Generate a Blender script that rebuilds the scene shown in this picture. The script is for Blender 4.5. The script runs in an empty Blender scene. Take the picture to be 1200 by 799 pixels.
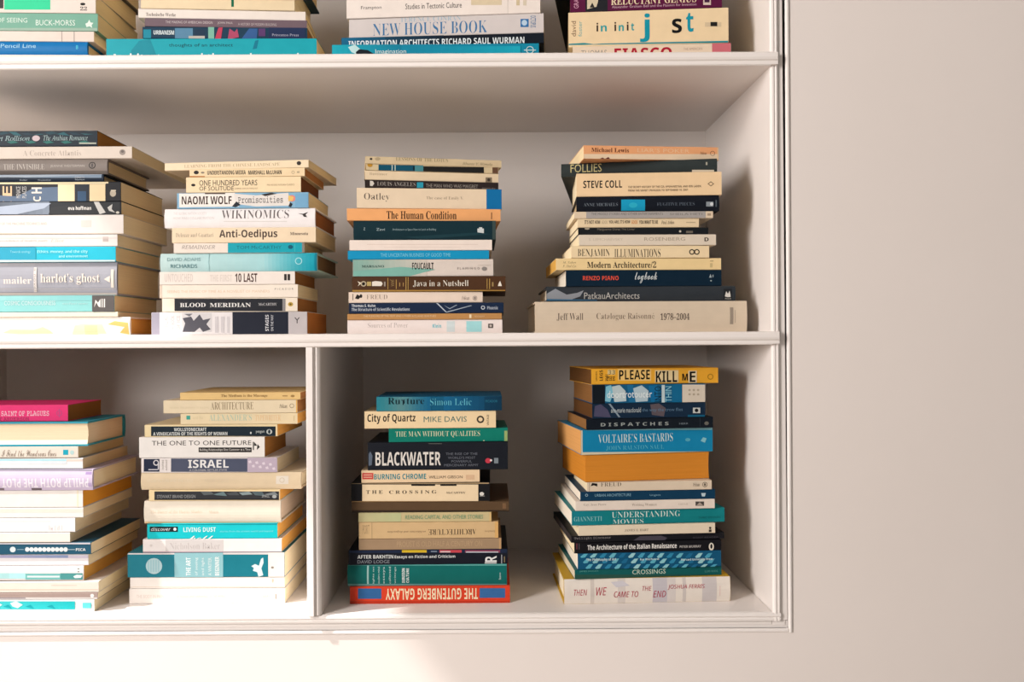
import bpy, bmesh, math, random
from mathutils import Vector, Matrix
random.seed(7)
SC = bpy.context.scene
COL = SC.collection

# ------------------------------------------------------------------ camera, light, exposure
DIST = 1.22                     # camera to the front plane of the bookcase (y = 0)
FPX = 963.0                     # focal length in pixels of the 1200 px wide frame
S = DIST / FPX                  # metres per photo pixel on the plane y = 0
EYE = 1.30                      # eye height
VPX, VPY, ROLL = 585.0, 397.0, 0.0055

cam_data = bpy.data.cameras.new('camera')
cam_data.sensor_width = 36.0
cam_data.lens = FPX * 36.0 / 1200.0
cam_data.shift_x = (600.0 - VPX) / 1200.0
cam_data.shift_y = -(399.5 - VPY) / 1200.0
cam = bpy.data.objects.new('camera', cam_data)
COL.objects.link(cam)
cam.matrix_world = Matrix.Translation((0, -DIST, EYE)) @ Matrix.Rotation(math.pi / 2, 4, 'X') @ Matrix.Rotation(-ROLL, 4, 'Z')
SC.camera = cam

SC.view_settings.view_transform = 'Standard'
SC.view_settings.look = 'None'
SC.view_settings.exposure = 0.03
SC.view_settings.gamma = 1.0
SC.view_settings.use_curve_mapping = False

world = bpy.data.worlds.new('room_light')
SC.world = world
world.use_nodes = True
wbg = world.node_tree.nodes['Background']
wbg.inputs[0].default_value = (0.96, 0.98, 0.94, 1)
wbg.inputs[1].default_value = 0.20

sun_data = bpy.data.lights.new('sun', 'SUN')
sun_data.energy = 7.0
sun_data.angle = math.radians(0.9)
sun_data.color = (1.0, 0.97, 0.94)
sun = bpy.data.objects.new('sun', sun_data)
COL.objects.link(sun)
sun.rotation_euler = Vector((3.0, 1.0, -4.0)).to_track_quat('-Z', 'Y').to_euler()

win_data = bpy.data.lights.new('window_daylight', 'AREA')
win_data.shape = 'RECTANGLE'
win_data.size, win_data.size_y = 0.75, 1.5
win_data.energy = 134.0
win_data.color = (1.0, 0.945, 0.915)
win = bpy.data.objects.new('window_daylight', win_data)
COL.objects.link(win)
win.location = (-2.20, -1.95, EYE + 0.80)
win.rotation_euler = Vector((1.0, 0.12, -0.12)).to_track_quat('-Z', 'Y').to_euler()

# ------------------------------------------------------------------ materials
MATS = {}

def lin(h):
    h = h.lstrip('#')
    out = []
    for i in (0, 2, 4):
        v = int(h[i:i + 2], 16) / 255.0
        out.append(v / 12.92 if v <= 0.04045 else ((v + 0.055) / 1.055) ** 2.4)
    return out

def new_mat(name):
    m = bpy.data.materials.new(name)
    m.use_nodes = True
    nt = m.node_tree
    return m, nt, nt.nodes['Principled BSDF']

SUN_DIM = 1.0   # pale cover colours dimmed in the sunlit stacks to offset the sun

def cover_mat(h, gloss=0.46):
    """printed card: the ink colour with a faint mottling and fine scuffs"""
    key = (h, gloss, SUN_DIM)
    if key in MATS: return MATS[key]
    m, nt, b = new_mat('print_' + h)
    r, g, bl = lin(h)
    lum = .21 * r + .72 * g + .07 * bl
    k = (0.85 if lum > .06 else 0.6) * (SUN_DIM if min(r, g, bl) > .42 else 1.0)
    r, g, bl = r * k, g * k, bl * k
    tc = nt.nodes.new('ShaderNodeTexCoord')
    n = nt.nodes.new('ShaderNodeTexNoise'); n.inputs['Scale'].default_value = 55; n.inputs['Detail'].default_value = 4
    nt.links.new(tc.outputs['Object'], n.inputs['Vector'])
    mx = nt.nodes.new('ShaderNodeMix'); mx.data_type = 'RGBA'
    nt.links.new(n.outputs['Fac'], mx.inputs['Factor'])
    mx.inputs['A'].default_value = (r * .93, g * .93, bl * .93, 1)
    mx.inputs['B'].default_value = (min(1, r * 1.07 + .003), min(1, g * 1.07 + .003), min(1, bl * 1.07 + .003), 1)
    nt.links.new(mx.outputs['Result'], b.inputs['Base Color'])
    b.inputs['Roughness'].default_value = gloss
    b.inputs['Specular IOR Level'].default_value = 0.13
    MATS[key] = m
    return m

def page_mat(h):
    """edge of a block of paper: thin leaves as streaks of slightly different tone"""
    key = ('page', h)
    if key in MATS: return MATS[key]
    m, nt, b = new_mat('paper_' + h)
    r, g, bl = lin(h)
    tc = nt.nodes.new('ShaderNodeTexCoord')
    mp = nt.nodes.new('ShaderNodeMapping'); mp.inputs['Scale'].default_value = (6, 6, 1400)
    n = nt.nodes.new('ShaderNodeTexNoise'); n.inputs['Scale'].default_value = 1.0; n.inputs['Detail'].default_value = 3
    nt.links.new(tc.outputs['Object'], mp.inputs['Vector']); nt.links.new(mp.outputs['Vector'], n.inputs['Vector'])
    mx = nt.nodes.new('ShaderNodeMix'); mx.data_type = 'RGBA'
    nt.links.new(n.outputs['Fac'], mx.inputs['Factor'])
    mx.inputs['A'].default_value = (r * .88, g * .86, bl * .83, 1)
    mx.inputs['B'].default_value = (min(1, r * 1.15), min(1, g * 1.15), min(1, bl * 1.15), 1)
    nt.links.new(mx.outputs['Result'], b.inputs['Base Color'])
    b.inputs['Roughness'].default_value = 0.85
    b.inputs['Specular IOR Level'].default_value = 0.1
    bp = nt.nodes.new('ShaderNodeBump'); bp.inputs['Strength'].default_value = 0.25; bp.inputs['Distance'].default_value = 0.0006
    nt.links.new(n.outputs['Fac'], bp.inputs['Height']); nt.links.new(bp.outputs['Normal'], b.inputs['Normal'])
    MATS[key] = m
    return m

def paint_mat(name, h, rough, scale, strength):
    m, nt, b = new_mat(name)
    r, g, bl = lin(h)
    tc = nt.nodes.new('ShaderNodeTexCoord')
    n = nt.nodes.new('ShaderNodeTexNoise'); n.inputs['Scale'].default_value = scale; n.inputs['Detail'].default_value = 6
    nt.links.new(tc.outputs['Object'], n.inputs['Vector'])
    n2 = nt.nodes.new('ShaderNodeTexNoise'); n2.inputs['Scale'].default_value = 3; n2.inputs['Detail'].default_value = 3
    nt.links.new(tc.outputs['Object'], n2.inputs['Vector'])
    mx = nt.nodes.new('ShaderNodeMix'); mx.data_type = 'RGBA'
    nt.links.new(n2.outputs['Fac'], mx.inputs['Factor'])
    mx.inputs['A'].default_value = (r * .97, g * .965, bl * .955, 1); mx.inputs['B'].default_value = (r * 1.02, g * 1.02, bl * 1.02, 1)
    nt.links.new(mx.outputs['Result'], b.inputs['Base Color'])
    b.inputs['Roughness'].default_value = rough
    b.inputs['Specular IOR Level'].default_value = 0.3
    bp = nt.nodes.new('ShaderNodeBump'); bp.inputs['Strength'].default_value = strength; bp.inputs['Distance'].default_value = 0.001
    nt.links.new(n.outputs['Fac'], bp.inputs['Height']); nt.links.new(bp.outputs['Normal'], b.inputs['Normal'])
    return m

M_CASE = paint_mat('white_gloss_paint', 'e4ddd8', 0.38, 40, 0.04)
M_FLOOR = paint_mat('pale_oak_floor', 'a49c96', 0.5, 20, 0.1)
M_WALL = paint_mat('warm_wall_paint', 'dfd6d0', 0.6, 26, 0.2)

# ------------------------------------------------------------------ mesh helpers
def link_mesh(name, verts, faces, mats, fmat=None, parent=None, loc=None):
    me = bpy.data.meshes.new(name)
    me.from_pydata(verts, [], faces)
    for m in mats: me.materials.append(m)
    if fmat: me.polygons.foreach_set('material_index', fmat)
    me.update()
    o = bpy.data.objects.new(name, me)
    COL.objects.link(o)
    if parent: o.parent = parent
    if loc: o.location = loc
    return o

def add_box(bm, x0, x1, y0, y1, z0, z1, bev=0.0):
    r = bmesh.ops.create_cube(bm, size=1.0)
    vs = r['verts']
    bmesh.ops.scale(bm, vec=(x1 - x0, y1 - y0, z1 - z0), verts=vs)
    bmesh.ops.translate(bm, vec=((x0 + x1) / 2, (y0 + y1) / 2, (z0 + z1) / 2), verts=vs)
    if bev:
        es = {e for v in vs for e in v.link_edges}
        bmesh.ops.bevel(bm, geom=list(es), offset=bev, segments=2, affect='EDGES')

def bm_obj(name, bm, mat, parent=None):
    bmesh.ops.recalc_face_normals(bm, faces=bm.faces)
    me = bpy.data.meshes.new(name)
    bm.to_mesh(me); bm.free()
    me.materials.append(mat)
    o = bpy.data.objects.new(name, me)
    COL.objects.link(o)
    if parent: o.parent = parent
    return o

def extrude_x(bm, prof, x0, x1, end_in=0.0):
    """a moulding: closed profile of (y, z) points run from x0 to x1"""
    a = [bm.verts.new((x0, y, z)) for y, z in prof]
    b = [bm.verts.new((x1, y, z)) for y, z in prof]
    n = len(prof)
    for i in range(n):
        bm.faces.new((a[i], a[(i + 1) % n], b[(i + 1) % n], b[i]))
    bm.faces.new(a[::-1]); bm.faces.new(b)

def extrude_z(bm, prof, z0, z1):
    a = [bm.verts.new((x, y, z0)) for x, y in prof]
    b = [bm.verts.new((x, y, z1)) for x, y in prof]
    n = len(prof)
    for i in range(n):
        bm.faces.new((a[i], a[(i + 1) % n], b[(i + 1) % n], b[i]))
    bm.faces.new(a[::-1]); bm.faces.new(b)

def tag(o, label=None, cat=None, group=None, kind=None):
    if label: o['label'] = label
    if cat: o['category'] = cat
    if group: o['group'] = group
    if kind: o['kind'] = kind
    return o

# ------------------------------------------------------------------ bookcase and wall
U = lambda px: px * S                       # level pixels from the vanishing point -> metres on y = 0
Z = lambda px: EYE + px * S                 # pixels above eye level -> height
CL, CR = U(-1135), U(318)                   # inner faces of the bookcase's ends
BACK = 0.375
FLOOR_Z, MID_Z, UP_Z, TOP_Z = Z(-321), Z(7), Z(331.8), Z(612)
TH = U(15.5)

case = bpy.data.objects.new('bookcase', None)
COL.objects.link(case); case.location = (0, 0, 0)
tag(case, 'white painted built-in bookcase recessed in the pale wall', 'bookcase')

def case_part(name, *boxes, bev=0.0012):
    bm = bmesh.new()
    for b in boxes: add_box(bm, *b, bev=bev)
    return bm_obj(name, bm, M_CASE, case)

case_part('back_panel', (CL - .02, CR + .02, BACK, BACK + .012, FLOOR_Z - .03, TOP_Z + .03))
case_part('side_panel', (CR, CR + U(15.0), 0, BACK, FLOOR_Z - .02, TOP_Z + .02), bev=0)
case_part('side_panel', (CL - .02, CL, 0, BACK, FLOOR_Z - .02, TOP_Z + .02))
case_part('bottom_panel', (CL, CR, 0, BACK, FLOOR_Z - .02, FLOOR_Z))
case_part('top_panel', (CL, CR, 0, BACK, TOP_Z, TOP_Z + .02))  # unseen; hung low to deepen the shade in the top bay

def shelf(ztop):
    bm = bmesh.new()
    zb = ztop - TH
    prof = [(BACK, zb), (-.0085, zb), (-.0105, zb + .0015), (-.0105, zb + .0065), (-.013, zb + .008),
            (-.0145, zb + .011), (-.0145, ztop - .003), (-.0125, ztop - .0006), (-.010, ztop), (BACK, ztop)]
    extrude_x(bm, prof, CL, CR)
    nose = [(-.0055, zb + .0015), (-.0105, zb + .0015), (-.0105, zb + .0065), (-.013, zb + .008),
            (-.0145, zb + .011), (-.0145, ztop - .003), (-.0125, ztop - .0006), (-.0055, ztop)]
    a = [bm.verts.new((CR, y, z)) for y, z in nose]
    b = [bm.verts.new((CR + U(6.5 + (y + .0145) * 300), y, z)) for y, z in nose]
    n = len(nose)
    for i in range(n): bm.faces.new((a[i], a[(i + 1) % n], b[(i + 1) % n], b[i]))
    bm.faces.new(b)
    return bm_obj('shelf', bm, M_CASE, case)
shelf(MID_Z); shelf(UP_Z)

def divider(u0, u1):
    bm = bmesh.new()
    z0, z1 = FLOOR_Z, MID_Z - TH
    x0, x1 = U(u0), U(u1)
    prof = [(x0, BACK), (x0, -.009), (x0 + .0015, -.0115), (x0 + .010, -.0115), (x0 + .0115, -.0095),
            (x0 + .0125, -.007), (x0 + .0155, -.0078), (x1 - .002, -.006), (x1, -.004), (x1, BACK)]
    extrude_z(bm, prof, z0, z1)
    return bm_obj('divider', bm, M_CASE, case)
divider(-225, -209)
divider(-771, -755)

# moulded face frame round the openings (right stile and bottom rail are in view)
def stile():
    bm = bmesh.new()
    x0 = CR
    def prof(x3):
        return [(x0, 0), (x0, -.002), (x0 + .0025, -.005), (x0 + .005, -.0053), (x0 + .0065, -.0035), (x0 + .008, -.005),
                (x0 + .010, -.005), (x0 + .0118, -.001), (x3 - .001, -.0005), (x3, .001), (x3, .06), (CR + U(15.0), .06), (CR + U(15.0), 0)]
    z0, z1 = FLOOR_Z - U(10), TOP_Z + .02
    a = [bm.verts.new((x, y, z0)) for x, y in prof(CR + U(18.5))]
    b = [bm.verts.new((x, y, z1)) for x, y in prof(CR + U(15.05))]
    n = len(a)
    for i in range(n): bm.faces.new((a[i], a[(i + 1) % n], b[(i + 1) % n], b[i]))
    bm.faces.new(a[::-1]); bm.faces.new(b)
    bm_obj('stile', bm, M_CASE, case)
stile()
gx = CR + U(18.6)
bm = bmesh.new()
zf = FLOOR_Z
extrude_x(bm, [(.0, zf), (-.003, zf - .0004), (-.0055, zf - .002), (-.006, zf - .005), (-.0042, zf - .0075), (-.005, zf - .0095),
               (-.0042, zf - U(10)), (.0, zf - U(11)), (.03, zf - U(11)), (.03, zf - .0202), (.0, zf - .0202)][:8] + [(0, zf - U(11.2))], CL, CR + U(9))
add_box(bm, CL, gx, .0015, .05, zf - U(19.4), zf - U(11.1))
bm_obj('bottom_rail', bm, M_CASE, case)

# the wall the bookcase is let into: pieces round the opening
gx = CR + U(18.6)
zl = FLOOR_Z - U(19.4)
WX0, WX1, WZ0, WZ1 = -2.30, 1.25, 0.0, 4.2
def wall(name, boxes, mat=None):
    bm = bmesh.new()
    for b in boxes: add_box(bm, *b)
    o = bm_obj(name, bm, mat or M_WALL); o['kind'] = 'structure'
    return o
wall('wall_back', [(gx, WX1, 0, .45, WZ0, WZ1), (WX0, gx, 0, .45, WZ0, zl), (WX0, gx, 0, .45, TOP_Z + .022, WZ1)])
bm = bmesh.new()
cx = gx + U(2.6)
extrude_z(bm, [(gx, .006)] + [(cx - U(2.6) * math.cos(a), -.0028 * math.sin(a)) for a in [i * math.pi / 8 for i in range(9)]] + [(gx + U(5.2), .006)], zl - U(4.5), WZ1)
o = bm_obj('trim_1', bm, M_CASE); o['kind'] = 'structure'
bm = bmesh.new()
cz = zl - U(2.4)
extrude_x(bm, [(.006, zl)] + [(-.0028 * math.sin(a), cz + U(2.4) * math.cos(a)) for a in [i * math.pi / 8 for i in range(9)]] + [(.006, zl - U(4.8))], WX0, gx)
o = bm_obj('trim_2', bm, M_CASE); o['kind'] = 'structure'
# room floor, and the left-hand wall with the tall window the sun comes through
wall('floor', [(WX0, WX1 + 2.5, -4.0, 0.0, -.05, 0.0)], M_FLOOR)
HEAD = 3.82
wall('ceiling_sun_block', [(WX0 - .06, WX1 + 2.5, -4.0, .45, 4.2, 4.26)])  # out of view; added to stop sun passing over the left wall
wall('wall_left', [(WX0 - .06, WX0, -4.0, -2.2, 0, 4.2), (WX0 - .06, WX0, -2.2, -.06, 0, .55), (WX0 - .06, WX0, -2.2, -.06, HEAD, 4.2), (WX0 - .06, WX0, -.06, 0.0, 0, 4.2)])

# ------------------------------------------------------------------ lettering
def _map(s, up, lo, dg=None):
    r = ''
    for ch in s:
        if 'A' <= ch <= 'Z': r += chr(up + ord(ch) - 65)
        elif 'a' <= ch <= 'z': r += '\u210e' if (lo == 0x1D44E and ch == 'h') else chr(lo + ord(ch) - 97)
        elif ch.isdigit() and dg: r += chr(dg + int(ch))
        else: r += ch
    return r
FONTS = {'s': lambda t: t,
         'b': lambda t: _map(t, 0x1D400, 0x1D41A, 0x1D7CE), 'r': lambda t: _map(t, 0x1D400, 0x1D41A, 0x1D7CE),
         'i': lambda t: _map(t, 0x1D434, 0x1D44E), 'k': lambda t: _map(t, 0x1D5D4, 0x1D5EE, 0x1D7EC),
         'l': lambda t: _map(t, 0x1D608, 0x1D622), 'm': lambda t: _map(t, 0x1D670, 0x1D68A, 0x1D7F6),
         'w': lambda t: _map(t, 0x1D4D0, 0x1D4EA)}
GLYPHS = {}

def prepare_text(keys):
    objs = []
    for key in keys:
        t, f = key
        cu = bpy.data.curves.new('lettering', 'FONT')
        cu.body = FONTS[f](t)
        cu.resolution_u = 2
        if f == 'r': cu.offset = -0.014
        o = bpy.data.objects.new('lettering', cu)
        COL.objects.link(o)
        objs.append((key, o, cu))
    dg = bpy.context.evaluated_depsgraph_get()
    for key, o, cu in objs:
        e = o.evaluated_get(dg)
        me = e.to_mesh()
        vs = [(v.co.x, v.co.y) for v in me.vertices]
        fs = [tuple(p.vertices) for p in me.polygons]
        e.to_mesh_clear()
        if vs:
            xs = [v[0] for v in vs]; ys = [v[1] for v in vs]
            ax, bx, ay, by = min(xs), max(xs), min(ys), max(ys)
            vs = [((x - ax) / max(bx - ax, 1e-6), (y - ay) / max(by - ay, 1e-6)) for x, y in vs]
        GLYPHS[key] = (vs, fs)
    for key, o, cu in objs:
        bpy.data.objects.remove(o); bpy.data.curves.remove(cu)

# ------------------------------------------------------------------ books
def level(px, py):
    """photo pixel -> (right, up) in pixels from the vanishing point with the camera's slight roll taken out"""
    dx, dy = px - VPX, py - VPY
    return dx - ROLL * dy, -(dy + ROLL * dx)

class Plane:
    """the upright plane a spine lies in: where a line of sight meets it"""
    def __init__(s, x0, y0, th): s.x0, s.y0, s.c, s.s = x0, y0, math.cos(th), math.sin(th)
    def hit(s, px, py):
        u, v = level(px, py)
        k = u * S / DIST
        a = (k * (s.y0 + DIST) - s.x0) / (s.c - k * s.s)
        return a, v * S / DIST * (s.y0 + a * s.s + DIST)

ORD = ['', 'lowest', 'second lowest', 'third lowest', 'fourth lowest', 'fifth lowest', 'sixth lowest', 'seventh lowest', 'eighth lowest']
ORDT = ['', 'topmost', 'second from top', 'third from top', 'fourth from top', 'fifth from top', 'sixth from top', 'seventh from top', 'eighth from top']

def B(look, kind, x0, x1, yt, yb, col, marks=(), pages='d8c09a', rz=0.0, dy=0, W=None):
    return dict(look=look, kind=kind, x0=x0, x1=x1, yt=yt, yb=yb, col=col, marks=list(marks), pages=pages, rz=math.radians(rz), dy=dy / 1000.0, W=W)

def T(t, x0, x1, y0, y1, col, f='s', rot=0): return ('t', t, x0, x1, y0, y1, col, f, rot)
def R(x0, x1, y0, y1, col): return ('r', x0, x1, y0, y1, col)
def E(cx, cy, rx, ry, col): return ('e', cx, cy, rx, ry, col)
def O(cx, cy, r, w, col): return ('o', cx, cy, r, w, col)
def P(pts, col): return ('p', pts, col)
def G(x0, x1, ca, cb, y0=None, y1=None, n=14):
    out = []
    a = [int(ca[i:i + 2], 16) for i in (0, 2, 4)]; b = [int(cb[i:i + 2], 16) for i in (0, 2, 4)]
    for i in range(n):
        f = i / (n - 1)
        out.append(('r', x0 + (x1 - x0) * i / n, x0 + (x1 - x0) * (i + 1) / n, y0, y1, '%02x%02x%02x' % tuple(int(p + (q - p) * f) for p, q in zip(a, b))))
    return out

STACKS = []   # (phrase for labels, group, shelf height, front distance, books from top to bottom, visible top cut off?)

CR1, CR2, CR3, WH, PK = 'ecd3ac', 'e2c79b', 'f0dcbc', 'f0e8e2', 'ead8cc'
INK, GREY, NAVY = '26211f', '8d8680', '14283c'
PT, PD, PO, PB, PW = 'f2e0bc', 'e6d0a6', 'eaac58', 'aa7444', 'eee4d2'   # paper: tan, dull, orange, brown, white

# ---- top shelf; two unseen hardbacks added atop each stack shade the bay behind
STACKS.append(('leftmost top-shelf stack', 'books in the leftmost stack of the top shelf', UP_Z, .03, [
 B('thick tan-jacketed hardback added unseen to shade the bay', 'hb', -72, 106, -130, -82, 'b9a88c', pages=PD),
 B('thick dark-jacketed hardback added unseen to shade the bay', 'hb', -76, 112, -82, -34, '6a6258', pages=PD),
 B('cream book with a dark cover edge', 'pb', -70, 108, -34, -12, 'e0cdb0', pages=PD),
 B('whitish paperback with a bright green spine block', 'pb', -78, 112, -12, 10, 'e9dbd0', [R(5, 59, -12, 6.5, '2fd39a'), R(-70, 4, -12, 5, '3a3a38'), E(97, 0, 3, 1.6, INK), T('22', 94, 102, 3, 7.5, INK, 'b')], PD, rz=2),
 B('pale sea-green book with white lettering', 'pb', -80, 114.5, 10, 31, '78ad98', [T('OF SEEING', -4, 32, 16, 21.5, 'd8e8dc', 's'), T('BUCK-MORSS', 42, 88, 18.5, 25, 'e2eee4', 's'), R(-80, 114, 28, None, '9cb8a6'), P([(100, 23), (103, 21.5), (104.5, 18), (106, 21.5), (109.5, 22), (107.5, 24.5), (108, 28), (105, 26), (101.5, 27)], 'e2eee4')], PD, rz=2),
 B('pinkish white book with two fine lines', 'pb', -80, 110, 31, 43.5, 'e8d8cc', [R(72, 72.9, None, None, 'a89a94'), R(86.5, 87.3, None, None, '9a8c88')], PT, rz=2),
 B('bright blue paperback with pale lettering', 'hb', -82, 102, 43.5, 59, '0f74b4', [T('The Pencil Line', -18, 42, 46.5, 51.5, 'a8d4e8', 's'), T('B', 89, 91.5, 48.5, 53, '4cc0d8', 'k')], PD, rz=1.5),
 B('white book half hidden by the shelf edge', 'pb', -80, 106, 59, 72.5, 'efe6df', pages=PW, rz=1.5),
], True))
STACKS.append(('second top-shelf stack', 'books in the second stack of the top shelf', UP_Z, .03, [
 B('thick tan-jacketed hardback added unseen to shade the bay', 'hb', 172, 342, -128, -80, 'cbb89a', pages=PD),
 B('thick dark-jacketed hardback added unseen to shade the bay', 'hb', 168, 348, -80, -32, '2f4a5a', pages=PD),
 B('yellowed paperback with cream page edges', 'pb', 166, 338, -32, -8, 'dcc392', pages=PT),
 B('pale cream paperback', 'pb', 165, 345, -8, 7, 'ecd7b2', [R(271, 274, -8, 4, '0e6a4a')], PT, rz=3),
 B('white paperback with small dark lettering', 'pb', 162, 358, 7, 18, 'efe4da', [T('Technische Werke', 171, 206, 10.5, 14.5, '6a625c', 'b')], PD, rz=3.5),
 B('mauve grey paperback with fine white lettering', 'pb', 169.5, 359.5, 18, 28, '75626a', [T('THE MAKING OF AMERICAN DESIGN', 194, 249, 20.5, 23.5, 'cfc4c4', 's'), T('JOHN PAUL', 255, 273, 21.5, 24.5, 'cfc4c4', 's'), T('A HISTORY OF MODERN BUILDING', 279, 324, 23, 26, 'c2b6b6', 's')], PD, rz=3),
 B('dark blue spine with red, teal and violet picture patches', 'pb', 167, 360, 28, 42, '1f4660', [R(168, 177, 31, None, '1a8aa0'), T('URBANISM', 180, 204, 32, 37, 'e6f0f0', 'k'), R(205, 226, 29.5, None, '5a87a4'), R(228, 240, 31, 39, '24405a'), R(221, 240, 38.5, None, 'b9b4ac'), R(244, 251, None, None, '7fb8a4'), P([(252, 42), (256, 29), (261, 28.5), (259, 42)], 'c2405a'), P([(267, 42), (269, 30), (275, 34), (278, 30), (280, 40), (272, 42)], 'b04a68'), P([(283, 42), (292, 30), (302, 30), (301, 42)], '355c92'), R(303, 311, 30, 39, '5a3a6a'), R(315, 358, None, None, '2a3a62'), T('Princeton Press', 319, 350, 36, 39, 'b6b4c4', 's')], PB, rz=2),
 B('wide turquoise book with dark lettering', 'pb', 124.5, 371, 42, 72.5, '17a3b0', [T('thoughts of an architect', 198, 273, 48, 53, '0c4450', 's'), P([(152, 69), (154, 56), (163, 45), (176, 43), (186, 69)], '108c9c'), P([(296, 55), (299, 45), (303, 44), (301, 54)], '0f7890'), T('Architecture and the modern garden', 130, 366, 59.5, 75, 'dfeeee', 'k')], PD, rz=.5),
], True))
STACKS.append(('third top-shelf stack', 'books in the third stack of the top shelf', UP_Z, .03, [
 B('thick tan-jacketed hardback added unseen to shade the bay', 'hb', 412, 618, -134, -86, 'd8ccb8', pages=PD),
 B('thick dark-jacketed hardback added unseen to shade the bay', 'hb', 408, 624, -86, -38, '8a4a3a', pages=PD),
 B('pale paperback cut off by the picture top', 'pb', 410, 628, -38, -16, 'd9cdbd', pages=PD),
 B('thick white paperback with two short black titles', 'pb', 406, 633, -16, 17, 'ece0d6', [T('Frampton', 423, 447, 5.5, 10.5, '4a4442', 's'), T('Studies in Tectonic Culture', 475, 541, 2, 8.5, '3c3836', 's'), R(552, 588, -4, 4.5, 'd8c6a6'), R(594.8, 595.3, None, None, 'c8beb4'), R(605, 609, -4, 5, 'cdbb98'), R(613, 617, -3, 5, 'd6c8b0')], PT, rz=-3.6),
 B('light grey book with large blue serif capitals', 'pb', 409, 637, 17, 40, 'd3cac6', [T('TERENCE CONRAN', 469, 540, 17.5, 23.2, '9db6c6', 'r'), T('NEW HOUSE BOOK', 437, 571, 24, 38.5, '3f74a0', 'r'), R(610, 619.5, 20.5, 30, '2f6ea6'), E(614.5, 25, 3.2, 3.4, 'b8cfe0'), T('OCTOPUS', 621.5, 628, 16.5, 30.5, '3f74a0', 's', -90)], PD, rz=-4),
 B('dark blue to black paperback with white capitals', 'pb', 400, 637.5, 40, 52, '131d2a', [G(400, 520, '0b6488', '14283a'), T('INFORMATION ARCHITECTS RICHARD SAUL WURMAN', 408.5, 614.5, 44.5, 52, 'e4ecee', 'k')], PD, rz=-3),
 B('cyan book with dark swirls', 'pb', 389, 631.5, 52, 74.6, '0f87a4', [G(389, 470, '18a8ba', '10809c'), P([(408, 56), (416, 53), (424, 60), (419, 65), (412, 62)], 'bfe0e0'), P([(417, 62), (421, 58.5), (431, 59.5), (440, 65), (418, 66)], '16222c'), G(480, 610, '0e86a2', '17a6bc', 55, 64), T('Imagination', 440, 476, 58.5, 65, 'd8ecec', 's'), O(621, 59.5, 4.5, .9, 'cfe6e6'), R(614, 628, 59.2, 60.2, 'cfe6e6')], PD, rz=-.5),
], True))
STACKS.append(('rightmost top-shelf stack', 'books in the rightmost stack of the top shelf', UP_Z, .03, [
 B('thick tan-jacketed hardback added unseen to shade the bay', 'hb', 668, 836, -134, -86, 'c8b48c', pages=PD),
 B('thick dark-jacketed hardback added unseen to shade the bay', 'hb', 664, 842, -86, -38, '4a5448', pages=PD),
 B('black book overhanging the others', 'hb', 650, 834, -38, -12, '1c2226', pages=PD, rz=-9, W=.25),
 B('plum purple paperback with cream capitals', 'pb', 668, 846, -12, 9.5, '6a1a48', [R(686, 712, None, None, '2a2a30'), P([(688, 9), (688, -3), (692, -9), (699, -9), (701, -1), (699, 6)], 'd8c8aa'), P([(691, 7), (694, 1), (697, 7)], '3a3434'), T('GRAY', 672.5, 678, -6, 8, 'd9a0b8', 's', 90), T('RELUCTANT GENIUS', 716, 816, -6.5, 2.5, 'e8d3b0', 'b'), T('Alexander Graham Bell and the Passion for Invention', 717, 816, 3.2, 6.2, 'cfa8b4', 's'), R(824, 833, -8, 4, 'd6c2b4'), R(825.5, 831.5, -6, 1, '50284a')], PD, rz=-4.3),
 B('thick cream paperback with scattered lower-case letters', 'pb', 666, 853.5, 9.5, 51, 'f0d6ac', [T('david', 669.5, 675, 23, 41, '7a5a44', 's', 90), T('foster', 677.5, 682, 23, 41, '68aaa8', 's', 90),
    T('i', 699, 701, 25, 35, '3a2420', 'k'), T('n', 704, 711, 28, 35, '2aa0a4', 'k'), T('i', 720, 722, 24, 34.6, '3a2420', 'k'), T('n', 725, 731, 27.5, 34.5, '2aa0a4', 'k'), T('i', 734.5, 736.5, 24, 34, '3a2420', 'k'), T('t', 739.5, 743, 25.5, 34, '2aa0a4', 'k'),
    T('j', 750, 761.5, 14, 47.5, '1295a8', 'k'), T('s', 787.5, 799, 20, 37, '1a1a1c', 'k'), T('t', 804, 812.5, 13.5, 35.5, '1295a8', 'k'), R(826, 845, 24.5, 29.5, 'd8c2a0'), R(832.5, 840.5, 24, 29, '2a2826'),
    P([(666, 51), (666, 49.6), (685, 48.6), (696, 50), (705, 49.3), (760, 48), (853, 46), (853, 51)], '1c8c98')], PT, rz=-4),
 B('cream spine with dark red capitals and pink end', 'pb', 671, 856.5, 51, 72.5, 'ead4ba', [T('THOMAS', 681, 711, 57.5, 64.5, '9a948a', 's'), T('FIASCO', 720, 787.5, 54.6, 69.5, 'b01c34', 'k'), T('THE AMERICAN', 801, 823, 54.5, 57.5, 'b89a8a', 's'), R(834.5, 856.5, None, None, 'cf6f78')], PT, rz=-3),
], True))

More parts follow.
